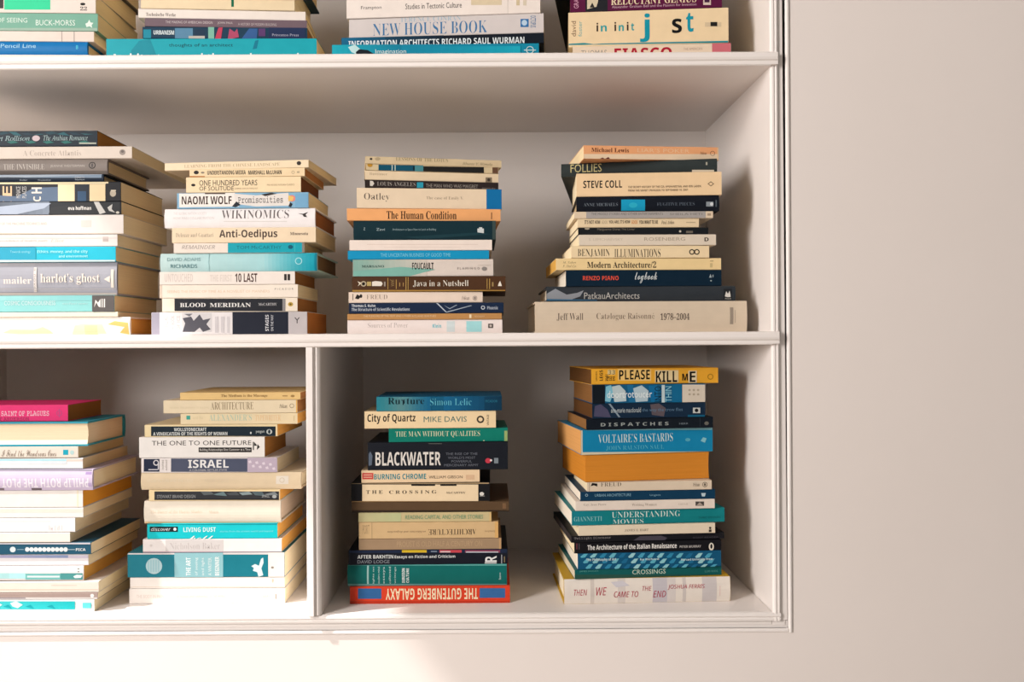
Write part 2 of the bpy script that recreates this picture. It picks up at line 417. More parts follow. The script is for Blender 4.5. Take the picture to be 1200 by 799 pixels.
# ---- middle shelf
STACKS.append(('leftmost middle-shelf stack', 'books in the leftmost stack of the middle shelf', MID_Z, .028, [
 B('dark blue-green patterned spine with pale script', 'pb', -62, 114, 151, 169.5, '0c2534', [P([(x, 152 + (i * 7 % 5)), (x + 9, 151.6 + (i * 5 % 4)), (x + 16, 154 + (i * 3 % 4)), (x + 6, 156 + (i * 3 % 3))], c_) for i, (x, c_) in enumerate(zip(range(-60, 104, 14), ['164856', '1c5a64', '143c4e', '205660'] * 4))] + [P([(x, 164), (x + 8, 162.6), (x + 14, 165), (x + 5, 166.4)], '1f6a62') for x in range(-55, 100, 21)] + [T('Robert Rollison', -20, 35, 157, 163, 'a8c2c4', 'i'), E(42.5, 160, 4.6, 3.4, 'd8c4c8'), T('The Arabian Romance', 51, 103, 156, 162.5, 'b4cccc', 'i'), R(101, 108, 149.8, 151.2, 'cfd8d6'), R(93, 113, 165, 166.6, 'b4b8a8')], 'a87438', rz=0),
 B('cream paperback with pale grey serif title', 'pb', -58, 154.5, 169.5, 184, 'eadccd', [T('A Concrete Atlantis', 27, 95, 174, 180.5, 'b2a498', 'r'), E(143.5, 176.3, 3.6, 3.4, '9a8e84'), E(143.5, 175.4, 1.8, 1.6, '6d645e')], PD, W=.255),
 B('grey-brown hardback with small white capitals', 'hb', -60, 125.5, 184, 202, '857b74', [T('THE INVISIBLE', 4, 52, 190, 196.5, 'cfc6bc', 'r'), T('JEANNE WESTERMAN', 59, 99, 190.8, 194.3, 'cdc4ba', 's'), O(108, 191.5, 4, 1, '3c3838'), E(108, 191.5, 1.3, 2.4, '5a5452'), G(-60, 125, '5c5450', '6a625c', 198, None)], PD, W=.15),
 B('thin navy hardback with a white streak', 'hb', -52, 121, 202, 211, '16293e', [R(-52, 119, None, 205.6, 'a4b0bc'), P([(20, 206), (119, 202.4), (119, 206.2)], '7d8fa2'), T('Deller', 23, 32, 208, 209.6, 'aab4bc', 's'), T('Weidenfeld', 44, 59, 208, 209.6, 'a4aeb6', 's'), T('Lutyens', 88, 99, 204.5, 206.6, 'dfe2e4', 's'), T('Norton', 88, 99, 207.2, 209, 'aab4bc', 's')], PD, W=.19),
 B('black spine with cream blocks and steel blue patch', 'pb', -55, 141.5, 211, 234, '181c24', [R(-55, 127, None, 213.8, 'ead9b0'), T('E', 3, 14, 216, 229, 'd8b48c', 'k', 90), T('D', 3, 14, 231, 236, 'd8b48c', 'k', 90), P([(-55, 234), (-55, 224), (20, 228), (40, 218), (68, 217), (68, 234)], '55677e'), T('MENACE', 19, 24, 216.5, 230, 'c9c6c2', 's', 90), T('PLACES', 26, 31, 216.5, 230, 'c9c6c2', 's', 90), T('H', 37, 49, 217.5, 224.5, 'efe4d6', 'k', 90), T('C', 39, 48, 228, 234, 'efe4d6', 'k', 90), R(68, 87.5, 214, None, 'ead3aa'), R(88, 104.5, 214, None, '1c2836'), R(91, 101, 222, None, '2a4a68'), R(105, 123.5, 214, None, 'e8cfa4'), R(124, 141.3, 213, None, '15151c'), E(132.5, 224.5, 3.6, 4, 'b4a894'), R(130, 136, 220.5, 221.8, 'cbbfa8')], PD, W=.155),
 B('dark grey picture spine with a pale blue streak', 'pb', -52, 142, 234, 249.5, '23272d', [G(-52, 58, '3a4048', '7c8694'), P([(-20, 249), (0, 240), (40, 236), (60, 236), (52, 242), (20, 249)], 'aab4c4'), P([(57, 249), (60, 241), (95, 236), (141, 234.5), (141, 249)], '2c2e32'), T('eva hoffman', 80, 107, 239.5, 244, 'f4efe8', 'k'), P([(110, 234.5), (116, 234.5), (124, 247), (117, 249)], 'd5d2cc'), P([(126, 241), (132, 237), (131, 243), (135, 247), (128, 245)], 'cfccc6'), E(138, 247, 2, 1.5, 'cfc9bc')], PD, W=.16),
 B('thick white paperback with one faint grey line of print', 'pb', -50, 144.5, 249.5, 272.5, 'f2e9e2', [T('THE MYTH OF THE MACHINE TECHNICS AND', -16, 55, 258.5, 261.5, 'cbbdb2', 's'), R(95, 107, 256, 264, 'e4d9d0'), R(-50, 144, 271, None, 'd9c8b4')], PT, W=.165),
 B('white paperback with a line of grey italic print', 'pb', -54, 137.5, 272.5, 287, 'f1e8e2', [T('and the constellation of modern poetry', -18, 56, 278.5, 281.8, 'a3988f', 'i'), T('Eliot', 59, 75, 278, 281.5, 'd8c4b8', 'i'), R(120.5, 127, 275.5, 281, 'b9aca6'), R(-54, 137, 276.5, 277.2, 'e4d4cc')], PT, W=.165),
 B('vivid turquoise paperback with white lettering', 'pb', -54, 135.5, 287, 305, '0fb4cc', [G(-54, 42, '1e94b4', '14a0bc'), T('Towards ecology', 12, 36, 291.5, 295, '8fd8e4', 's'), T('Ethics, money, and the city', 44, 103, 290.8, 295.2, 'a4ecf2', 'k'), T('and environment', 69, 103, 296.5, 299.5, 'a4ecf2', 'k'), R(-54, 135, 302.5, None, 'cfe0de')], PD, W=.16),
 B('very thick grey hardback with white lower-case title', 'hb', -56, 136.5, 305, 344, '9c9ca4', [G(-56, 136, 'a9a2a4', '86878f', None, 309, 6), G(-56, 40, 'b9b9c4', '9c9ca4', 325, 340), T('mailer', 4, 37, 322.5, 330.5, 'f2e7dc', 'b'), R(39.5, 43, 311, 340, 'ded6d2'), T('a novel', 39.7, 42.8, 312, 339, 'a0988f', 's', -90), T('harlot\u2019s ghost', 47.5, 117, 318.5, 331.5, 'f4e6d8', 'b'), P([(122, 325), (129, 321), (129, 329)], 'efe4d6'), R(130, 133.5, 313.5, 335, 'e4dacd'), R(-56, 136, 336, 337, 'a8a4a6'), R(-56, 136, 341, None, 'b8ada6')], PD, W=.165),
 B('pale teal paperback with a black end panel', 'pb', -54, 134, 344, 363.5, '82c2c0', [G(-54, 108, '96cfcd', '7cbcbc', None, 350, 8), T('COSMIC CONSCIOUSNESS', 5, 65, 350.5, 355.5, 'd8ecec', 's'), T('michael stone', 73, 103, 352, 354.6, 'bfe2e0', 'i'), R(108, 134, None, None, '55504e'), P([(110.5, 358), (112, 349), (115, 352.5), (118, 348), (118, 358), (115.5, 357), (113, 352)], 'efe8e2'), R(119.2, 120.4, 348, 358, 'efe8e2'), R(121.8, 123.2, 348, 358, 'efe8e2')], PD, W=.155),
 B('thin cream paperback', 'pb', -50, 138, 363.5, 369.5, 'f0e2cc', pages=PT, W=.16),
 B('white book with yellowed torn cover corner', 'hb', -50, 152, 369.5, 391, 'f3e9e0', [P([(3, 388), (12, 384), (40, 384.5), (50, 381), (58, 385), (62, 389), (20, 389.5)], 'e2cfa8'), P([(84, 390), (88, 379), (98, 377.5), (120, 378), (124, 389)], 'ecdcbc'), R(99, 114, 379, 390, 'dcc59c'), P([(126, 378), (134, 374), (150, 376), (151, 390), (140, 388), (146, 381)], 'd6ac62')], 'd9a95c', W=.14),
], False))
STACKS.append(('second middle-shelf stack', 'books in the second stack of the middle shelf', MID_Z, .03, [
 B('wide cream paperback overhanging the stack', 'pb', 193, 361.5, 186.5, 196, 'ead6b4', [T('LEARNING FROM THE CHINESE LANDSCAPE', 216, 328, 189.5, 193.2, 'b29a78', 'r'), E(350.3, 188.8, 2.6, 2.2, '3c342e'), R(348.6, 352, 190.4, 191.2, '3c342e')], PD, rz=-5),
 B('cream paperback with heavy black condensed capitals', 'pb', 222, 357, 196, 206, 'ecd3aa', [E(230, 201, 3, 2.2, '2c2622'), E(237.5, 201.2, 2.2, 1.2, '8f8270'), T('UNDERSTANDING MEDIA', 243, 288, 198.6, 203.5, '241d1a', 'k'), T('MARSHALL McLUHAN', 291, 330, 198.4, 203.3, '241d1a', 'k'), O(343.5, 200.8, 1.8, .5, 'a8957a'), R(348, 351, 199.6, 201.6, 'b5a284'), R(219, 240, 205.2, None, 'b97838')], PB, rz=-2),
 B('cream paperback with two lines of thin capitals', 'pb', 218, 352.5, 206, 224.5, 'f0d8b0', [E(226.5, 216, 2.5, 1.6, '2c2622'), T('ONE HUNDRED YEARS', 233.5, 301.5, 210, 216.6, '453a34', 's'), T('OF SOLITUDE', 233.5, 274, 217.4, 222.4, '453a34', 's'), T('GABRIEL GARCIA MARQUEZ', 275, 302, 219, 221, 'a8957a', 's'), T('PAN BOOKS MODERN CLASSICS', 313, 345, 214.6, 216.6, 'b09c7c', 's')], '74462a', rz=-1),
 B('light blue spine with white patches and dark capitals', 'pb', 207.5, 361.5, 224.5, 243, '85b2ce', [P([(210, 226), (275, 225), (280, 241), (210, 242)], 'efe8e0'), R(240, 264, 225, 226.6, '5a4a44'), P([(274, 226), (300, 228), (338, 225), (340, 240), (300, 241), (276, 238)], 'e4ddd6'), P([(306, 227), (318, 224.8), (325, 226), (311, 229)], '3a3634'), T('NAOMI WOLF', 213, 271.5, 229, 238.5, '4c3a32', 'k'), T('Promiscuities', 279, 331.5, 229, 236.8, '23252c', 'm'), P([(272, 241), (277, 235), (282, 239), (276, 242)], '2a3038'), P([(338, 241), (340, 236), (343, 238), (341, 242)], '2a3038'), E(342, 231.5, 4.4, 3.8, 'e58a7c'), P([(338, 228), (344, 230), (343, 234), (338, 235)], 'e6c06a'), R(346, 361, 226, None, '78aacb')], PD, rz=-1),
 B('white hardback with thin dark capitals and rounded spine', 'hb', 192.5, 369, 243, 265.5, 'f2ecea', [T('THE GLOBAL NATION SOCIETY', 203, 242, 247.5, 250.6, 'd6d0cc', 's'), T('HOW MASS COLLABORATION', 203, 251, 253.2, 256, 'd2ccc8', 's'), T('WIKINOMICS', 259.5, 338.5, 244.8, 255, '6a6262', 'r'), P([(349, 249), (355, 249.4), (361, 247.2), (358, 250.5), (360, 253.5), (356, 253), (354.5, 250.6)], '4a4442'), R(262, 336, 258, 258.7, 'd9d2cc')], '9a6036', rz=-1),
 B('cream paperback with a bold rounded brown title', 'pb', 201.5, 370, 265.5, 283.5, 'eed8b8', [T('Deleuze and Guattari', 206, 250, 272, 277, 'a49482', 'r'), T('Anti-Oedipus', 257, 325, 268, 280, '54413c', 'k'), T('Minnesota', 340, 361, 271, 274.6, '5a4a42', 'b')], PD, rz=-.5),
 B('thin paperback half cream and half turquoise', 'pb', 203.5, 356.5, 283.5, 295.5, 'ecdfd2', [T('REMAINDER', 213, 252, 286.6, 291, '9b9088', 'l'), R(267, 356.5, None, None, '12a4b4'), T('TOM McCARTHY', 277, 330, 287, 291, '0c6874', 's'), E(340.5, 288.6, 3, 2.4, '0c5a72'), R(345, 346, 285, 294, '3ab4bc'), R(354, 356.5, None, None, '8a8278')], PD),
 B('pale aqua hardback shading to turquoise, rounded spine', 'hb', 187.5, 371.5, 295.5, 317, 'b4d8d8', [G(187.5, 310, 'c2dcda', 'a8d6d8'), G(310, 371.5, 'a0d4d8', '0f9cb0'), T('DAVID ADAMS', 196, 235, 301, 305.2, '8fb4b6', 's'), T('RICHARDS', 200, 231, 308.8, 313.2, '5c8a90', 's'), O(350, 305, 4.2, 1, 'a8e0e4'), R(244.5, 245, None, None, '9ac4c6'), R(368.5, 371.4, None, None, '0c7c90')], '6e5a44', rz=-.5, W=.155),
 B('white paperback with narrow brown capitals', 'pb', 187, 345.5, 317, 332.5, 'efe4da', [T('UNTOUCHED', 193, 226, 319.8, 329.6, 'dccfc6', 'k'), T('THE FIRST', 246, 272, 321, 329, 'e0d4ca', 'k'), T('10 LAST', 275.5, 301.5, 319.4, 329.6, '5c3c34', 'k'), R(333, 336, 320.2, 327.6, '3c3430'), R(337, 340, 320.2, 327.6, '3c3430')], PB),
 B('pale cream paperback with a thin orange line of print', 'pb', 187, 349, 332.5, 348, 'f3e6d6', [T('SEEING THE MUSIC OF TIME AS A NOVELIST OF MANNERS', 196, 316, 339, 342.2, 'e6c8a8', 's'), T('P I C A D O R', 322, 344, 336.6, 338.8, '7d746c', 's'), R(187, 190, None, None, 'd9c7b4')], PT),
 B('black spine with spaced white capitals and cream ends', 'pb', 190, 348.5, 348, 364.5, 'f2e4d0', [R(204.5, 334.5, 349, 363.6, '2a2c34'), T('BLOOD', 211, 241, 354, 359, 'e9e6e2', 'b'), T('MERIDIAN', 246, 294, 354, 359, 'e9e6e2', 'b'), T('McCARTHY', 303, 324.5, 354, 357.2, 'b4b2b2', 'b'), R(331, 334.5, 349, 363.6, '8c8888'), E(340.5, 355.6, 3, 2.6, 'c2a24c'), E(340.5, 355.6, 1.3, 1.1, '6a5420')], PB),
 B('white spine with lavender ends and a navy panel', 'pb', 177.5, 360, 364.5, 391, 'e9e3e2', [R(177.5, 187, None, None, '9b96a4'), T('DICK', 192, 197, 370, 388, 'c2bcbe', 's', 90), T('THE BOOK', 200, 204.5, 369, 388, 'c6c0c2', 's', 90), T('OF ICE', 207, 211, 369, 386, 'ccc6c6', 's', 90), R(213.5, 248, 366, 388, 'd6d2d2'), P([(214, 388), (217, 378), (214, 372), (224, 370), (227, 375), (234, 367.5), (238, 374), (247, 372), (242, 379), (247, 385), (238, 388), (234, 383), (228, 388)], '55545c'), P([(216, 367), (226, 366.5), (222, 370)], '77767c'), R(252, 256, 370, 389, 'd0cacb'), R(259, 263, 370, 389, 'd0cacb'), R(266, 269, 370, 389, 'd4cecf'), R(272.5, 338, None, None, '252a3a'), T('STAGES', 311, 315, 368, 387, 'd6d6da', 'k', 90), T('ON THE WAY', 317.5, 320.5, 368, 387, 'd6d6da', 's', 90), R(338, 360, None, None, 'c4bcbc'), T('Y', 345, 351.5, 371, 378, '3a3638', 's')], 'b2703a', W=.14),
], False))
STACKS.append(('third middle-shelf stack', 'books in the third stack of the middle shelf', MID_Z, .03, [
 B('thin tan paperback with olive capitals', 'pb', 428, 587.5, 180, 189, 'dcc6a0', [E(434.8, 181, 1.6, 1.3, '3a3430'), E(442.5, 181, 3.2, 2, 'b9a684'), T('LESSONS OF THE LOTUS', 464, 525, 179.6, 184, '8d8260', 'r'), T('Bhante Y. Wimala', 542, 577, 185.2, 188.6, '9a8c6c', 'i')], PD, rz=10),
 B('thin spine half teal blue, half black', 'pb', 429, 584, 189, 196.5, 'd9c49c', [R(443.5, 496, 188, None, '11526a'), R(459, 460, 187, None, 'cfd8c8'), R(462.5, 463.5, 187, None, 'cfd8c8'), R(484, 486, 190, 195, '0c2a3a'), R(486, 496, 188, None, '4c8c94'), R(496, 567, 190, 198, '2a2826'), E(433.5, 188.5, 3, 2.4, 'c08c30'), R(577, 583.5, None, None, '6a4c38')], PD, rz=9),
 B('cream paperback with a tiny grey author name', 'pb', 427.5, 584, 196.5, 207.5, 'ecd5b2', [T('Buttimer', 433, 454, 197.4, 200.4, 'b4a085', 'r'), R(569, 576.5, 203, 209, '8a7a64'), E(572.8, 206, 1.8, 1.8, '4a4038')], PT, rz=9),
 B('dark brown spine with pale capitals and blue square', 'pb', 427.5, 584, 207.5, 216.5, '3a302e', [P([(433.5, 213), (433.5, 207), (437, 207.5), (438.5, 210.5), (436.5, 213.4)], 'd9d2c6'), T('LOUIS ANGELES', 442, 487, 208.6, 213.4, 'a79f97', 'r'), R(488.5, 496, 209, 215.6, '2e9cb4'), T('THE MAN WHO WAS MAIGRET', 499, 560, 211.4, 215.6, '9d958c', 's'), T('PENGUIN', 565, 580, 215.4, 217.4, '8a827a', 's')], PD, rz=8),
 B('thick cream paperback with a blue end', 'pb', 418, 588, 219, 243, 'ecd6b8', [T('Oatley', 426.5, 456.5, 224.5, 234.5, '6e6258', 'r'), T('The case of Emily V.', 499.5, 543.5, 228.6, 233, 'a08d78', 'r'), R(570, 588, None, None, '1272ac')], PT, rz=5.5),
 B('orange paperback with black calligraphic title', 'pb', 406.5, 586.5, 244, 258.5, 'f2ae72', [T('The Human Condition', 453, 535, 247, 256.5, '43291c', 'b'), R(575.5, 576.6, 248.5, 256.5, '7a4a2c')], PD, rz=4),
 B('dark teal hardback with small pale lettering', 'hb', 414, 581, 258.5, 281, '103640', [T('Z', 426, 428, 267, 270, 'a8babc', 's'), T('Zevi', 441, 451, 267.5, 270.5, 'a8babc', 's'), T('Architecture as Space How to Look at Building', 460, 511, 267.8, 271, '93a9ac', 's'), R(559.5, 567, 268, 273.5, 'cfd4d2'), R(561.5, 565, 266.5, 275, 'cfd4d2'), P([(470, 278), (560, 272.5), (575, 274.5), (500, 280)], '1e4650'), R(577, 581, None, None, '3a4a48')], '2b2c2c', rz=1.5, W=.16),
 B('pinkish white paperback with two faint lines', 'pb', 409.5, 576.5, 281, 293.5, 'efe0d4', [R(430, 560, 286.2, 286.8, 'dcc8bc'), R(450, 540, 289.6, 290.1, 'e0cec2')], '8a5c40', rz=1.5),
 B('bright blue thin paperback with pale lettering', 'pb', 407.5, 573, 293.5, 304, '1194c2', [T('THE UNCERTAIN BUSINESS OF GOOD TIME', 446, 528, 296.8, 301, '7fc8e0', 's')], PD, rz=1.5),
 B('spine shading from sea green to pale pink', 'pb', 413.5, 578, 304, 324, 'dccfc4', [G(413.5, 500, '86ada0', 'd2c8bc'), P([(413.5, 324), (413.5, 318), (470, 313), (510, 316), (480, 324)], '7eb4a6'), T('MARSANO', 424, 450, 311, 313.8, '3c5a54', 'b'), T('FOUCAULT', 483, 508, 308, 316, '2c2e2e', 'k'), T('F L A M I N G O', 536, 562, 313.5, 316, '8a8078', 's'), E(567.5, 315.2, 3, 2.4, '8c8680'), R(560, 575, 310.8, 311.3, 'c2b6aa')], PD, rz=1),
 B('brown spine with white serif title and gold rules', 'pb', 412.5, 592.5, 324, 342, '5c3c24', [R(412.5, 592, 340.2, None, 'a8803c'), P([(419, 330), (424, 332), (419, 336), (421, 333)], 'e2d6c0'), E(426, 333, 3.4, 3.2, 'b7a88c'), E(426, 333, 1.9, 1.9, '2a2018'), R(430, 435, 330.5, 335.5, 'b9a264'), P([(436, 330.5), (440, 329.8), (447, 330.4), (448.5, 333), (447, 335.6), (436, 335.6)], 'e9e0d2'), R(450, 451.8, 330.5, 336, '9c9084'), R(454.3, 455, 326, 339.5, 'c29c54'), T('JAVA', 457, 462, 328, 336, 'a08454', 's', -90), R(464, 464.7, 328, 339, 'c29c54'), R(468, 469, 331.5, 336, 'b08c50'), R(472.2, 473, 331.5, 336, 'b08c50'), R(475.5, 476.2, 325, 340, 'c8a45c'), R(478, 478.6, 325, 340, 'c8a45c'), T('Java in a Nutshell', 484, 549, 328.8, 336.6, 'efe6d6', 'r'), R(570.5, 571.2, 327, 339, 'c29c54'), R(573.4, 574.2, 327, 339, 'c29c54'), R(576.5, 578.4, 331, 336, 'a08454'), P([(583.5, 335.6), (584.5, 332), (586, 329.6), (588.2, 335.6)], 'efe6d6')], PB, rz=0),
 B('pale pink-cream paperback with small bird emblem', 'pb', 408.5, 565.5, 342, 355, 'ecd8c6', [R(413, 414, 344.5, 352, '7d726a'), P([(416, 350), (418.5, 345), (423, 348), (420, 351)], '2c2826'), E(423, 347.2, 1.6, 2.2, '35302e'), T('FREUD', 429.5, 454, 345.6, 350.8, '9d8c7e', 'r'), T('Pelican', 541, 550, 347, 351.6, '8c8078', 'i'), O(556.5, 349.5, 2.6, .5, '8c8078'), E(556.5, 349.5, 1.2, 1.6, '8c8078')], PD, rz=1),
 B('navy paperback with white V-shaped lines', 'pb', 409, 590, 355, 367.5, '1c3050', [T('Thomas S. Kuhn', 412, 440, 356.8, 360.2, 'd6dade', 'k'), T('The Structure of Scientific Revolutions', 412, 480, 361, 364.6, 'c4cad2', 'k'), P([(511, 355.4), (513, 355.4), (523, 365.4), (522, 366)], 'b8c2cc'), P([(522, 366), (552, 358), (553, 358.6), (523, 366.8)], 'a8b4c0'), P([(520, 358), (527, 361.6), (535, 357.4), (535.6, 358), (527, 362.6)], '9aa8b8'), O(566, 360.8, 2.4, 1, 'c8ced6'), T('Phoenix', 571, 583.5, 359, 363, 'b4bcc8', 'k')], PD, rz=0),
 B('thin tan paperback with faint pale print', 'pb', 407, 588, 367.5, 374.8, 'be8c54', [T('THE PLEASURE OF THE TEXT AND OTHERS', 426, 482, 369.4, 371.8, 'e2c49c', 's'), T('ROLAND BARTHES', 483, 511, 369.6, 371.8, 'e2c49c', 's'), R(550, 552.5, 368.8, 373, 'f0dcb8'), T('NOONDAY', 556, 568, 370, 372, 'e2c49c', 's')], PD),
 B('white book with pale blue squares', 'hb', 407, 588.5, 374.8, 391, 'efe2dc', [T('Sources of Power', 431, 478, 378.4, 384.4, 'c2b4ae', 'r'), T('Klein', 507, 517, 379.8, 384.6, '5cbcc8', 'k'), R(523.5, 533, 376.6, 389.2, 'd2dcdc'), R(546.5, 564.5, 376.6, 389.2, 'a4dadc'), R(572, 578, 379.6, 384.8, '5c5450'), E(575, 382.2, 1.4, 1.4, 'c8bcb4')], PW),
], False))
STACKS.append(('rightmost middle-shelf stack', 'books in the rightmost stack of the middle shelf', MID_Z, .032, [
 B('peach-orange paperback with a brown author name', 'pb', 684, 842, 172, 188, 'edaa78', [R(684, 842, 181.5, None, 'ead0b0'), P([(703, 188), (706, 185.6), (709, 188), (713, 185), (715, 188)], '6a1c2c'), T('Michael Lewis', 693, 737, 174.4, 179.4, '6a2c1e', 'b'), T('LIAR\u2019S POKER', 747, 808, 175.2, 179.8, 'f2c8a0', 's'), T('Pelican', 820.5, 828, 178.6, 182.4, '7a5038', 'i'), O(835, 180.8, 2.8, .5, '7a5038'), R(840.5, 842, None, None, 'e2c49c')], PD, rz=5),
 B('wide green-black book overhanging the stack', 'hb', 657.5, 840.5, 188, 203.5, '384040', [T('FOLLIES', 668.5, 705, 191.4, 201.4, 'c2b682', 's'), R(811, 837, 198.4, 202.4, 'd9cbb4'), R(827, 829, 189.4, 193, 'a8a494')], '3c342c', rz=-8.5, W=.295),
 B('thick peach-cream paperback with bold black capitals', 'pb', 675.5, 845.5, 203.5, 231, 'efcfa4', [T('STEVE COLL', 683.5, 729, 213, 221.8, '2e2a28', 'k'), T('THE SECRET HISTORY OF THE CIA, AFGHANISTAN, AND BIN LADEN,', 736, 822, 219, 221.8, '66523e', 'k'), T('FROM THE SOVIET INVASION TO SEPTEMBER 10, 2001', 736, 806, 223.2, 226, '66523e', 'k'), P([(829, 217), (833, 214), (837, 217), (833, 220)], '8a745a'), P([(830.6, 217), (833, 215.2), (835.4, 217), (833, 218.8)], 'efcfa4')], PT, rz=-2.5),
 B('black hardback with a bright blue square', 'hb', 675.5, 843, 231, 249.5, '141a26', [T('ANNE MICHAELS', 684, 724, 239.5, 243.2, '77808a', 'r'), R(728, 756, 235.4, 248.4, '169cc4'), E(742, 242, 5, 3, '2cb0cc'), T('FUGITIVE PIECES', 770, 814, 238.8, 242.6, '5c6672', 'r'), R(827.5, 836, 238, 243.6, '8a9298'), E(834, 240.8, 2, 2, 'd2d6d8'), R(838.5, 840, 236, 244, '566068')], 'cdb48c', rz=-2, W=.14),
 B('thin grey spine with cream ends', 'pb', 673, 835.5, 249.5, 257.8, 'e2cdb0', [R(687, 827, None, None, 'a9a39e'), T('THE MIDDLE STORIES AND OTHER ENTERTAINMENTS', 693, 777, 251.2, 254, '6d6864', 's'), T('SHEILA HETI', 785, 823, 251.6, 254, '7a7570', 's'), R(829, 833, 252, 254.6, 'a8937c')], PT, rz=.5),
 B('cream paperback with a row of tiny black words', 'pb', 677, 819, 257.8, 268.4, 'e9d2ac', [T('IT\u2019S NOT HOW', 685, 703.5, 260, 264.2, '2e2824', 'k'), T('GOOD', 705, 712, 260, 264.2, 'bca98a', 'k'), T('YOU ARE, IT\u2019S HOW', 713.5, 738.5, 260, 264.2, '2e2824', 'k'), T('GOOD', 740, 747, 260, 264.2, 'cf8440', 'k'), T('YOU WANT TO BE.', 749, 771.5, 260, 264.2, '2e2824', 'k'), T('Paul Arden', 775, 790, 260.2, 264.4, '4a4038', 'i'), R(804, 815, 262, 263, 'bca98a')], PT, rz=1),
 B('thin black spine with a few pale specks', 'pb', 677.5, 830, 268.4, 276.4, '1e2226', [E(688, 269.8, 3, 1.2, 'a89c88'), T('Marguerite Duras The Lover', 700, 744, 269, 272.6, '7c7468', 's'), E(797, 273, 1.3, 1.3, 'c8c0b0'), R(804, 812, 272.4, 275, '6e675c')], PT, rz=1),
 B('pale stone paperback with faint spaced capitals', 'pb', 678.5, 839, 276.4, 289.4, 'e0d2be', [T('S. LEMCHAEVSKY', 690, 730, 281, 284, 'c4b6a2', 's'), T('ROSENBERG', 755, 803, 280, 284, 'aa9c88', 's'), T('D', 825.5, 830.5, 280.2, 284.6, '3a3430', 'k')], PT, rz=1),
 B('cream paperback with black decorative capitals', 'pb', 669.5, 831, 289.4, 304, 'f0d8ae', [T('BENJAMIN', 677, 714.5, 293.4, 303, '2e2825', 'r'), T('ILLUMINATIONS', 720, 774, 293.4, 303.2, '2e2825', 'r'), O(810.8, 297, 3.3, 1.2, '2e2825'), O(816.6, 297, 3.3, 1.2, '2e2825')], PT, rz=1.5),
 B('yellow-cream paperback with black serif title', 'pb', 651.5, 845, 304, 318, 'efd39c', [T('M. Tafuri', 659.5, 675, 308, 311, '7d6c50', 'i'), T('F. Dal Co', 659.5, 675, 312, 315, '7d6c50', 'i'), T('Modern Architecture/2', 688, 769, 308, 315.6, '3a322a', 'b'), R(832, 836, 307, 308, 'ab966c'), R(832, 835, 310, 315, 'cdb684')], 'd9a750', rz=2),
 B('navy paperback with red capitals and white script', 'pb', 663, 845.5, 318, 337, '08293e', [T('RENZO PIANO', 683, 725, 325, 330, 'e0523c', 'k'), T('logbook', 744, 770, 320.6, 333.6, 'd6dcdc', 'w'), P([(831, 327), (832.6, 322.6), (834, 327)], 'a8b6ba'), R(835, 836, 323.6, 326.6, 'a8b6ba'), E(833.2, 330.6, 1, .8, 'a8b6ba')], PW, rz=2),
 B('dark slate book with pale grey lettering', 'hb', 640.5, 862, 337, 354.5, '3a4046', [P([(640.5, 354), (640.5, 346), (651, 340), (664, 347), (676, 345), (684, 342), (680, 349), (666, 354)], '8e9298'), P([(640.5, 354), (640.5, 352), (700, 353), (700, 354)], '3a6a8a'), T('PatkauArchitects', 684.5, 749.5, 344.4, 352, 'b9b6b0', 's'), R(848, 858, 340, 353, '2a2c30'), P([(849.5, 349), (851, 343), (853, 346), (855, 342.4), (856.4, 349.6), (853, 350)], 'e2ded6'), T('Monacelli', 850, 857, 350.6, 352.4, 'c8c4bc', 's')], PW, rz=1),
 B('large beige hardback with a three-part serif title', 'hb', 627, 875.5, 354.5, 391, 'd8c6ae', [T('Jeff Wall', 652.5, 683.5, 368.6, 377.8, '5e5048', 'r'), T('Catalogue Raisonn\u00e9', 699, 767, 368.4, 377.6, '766658', 'r'), T('1978\u20132004', 774, 808, 368.8, 376.6, '5e5048', 'b'), R(855.5, 859.5, 361.8, 381.6, '9d8f80'), R(861, 862, 365, 380, 'b8a996')], PW, rz=1, W=.26),
], False))

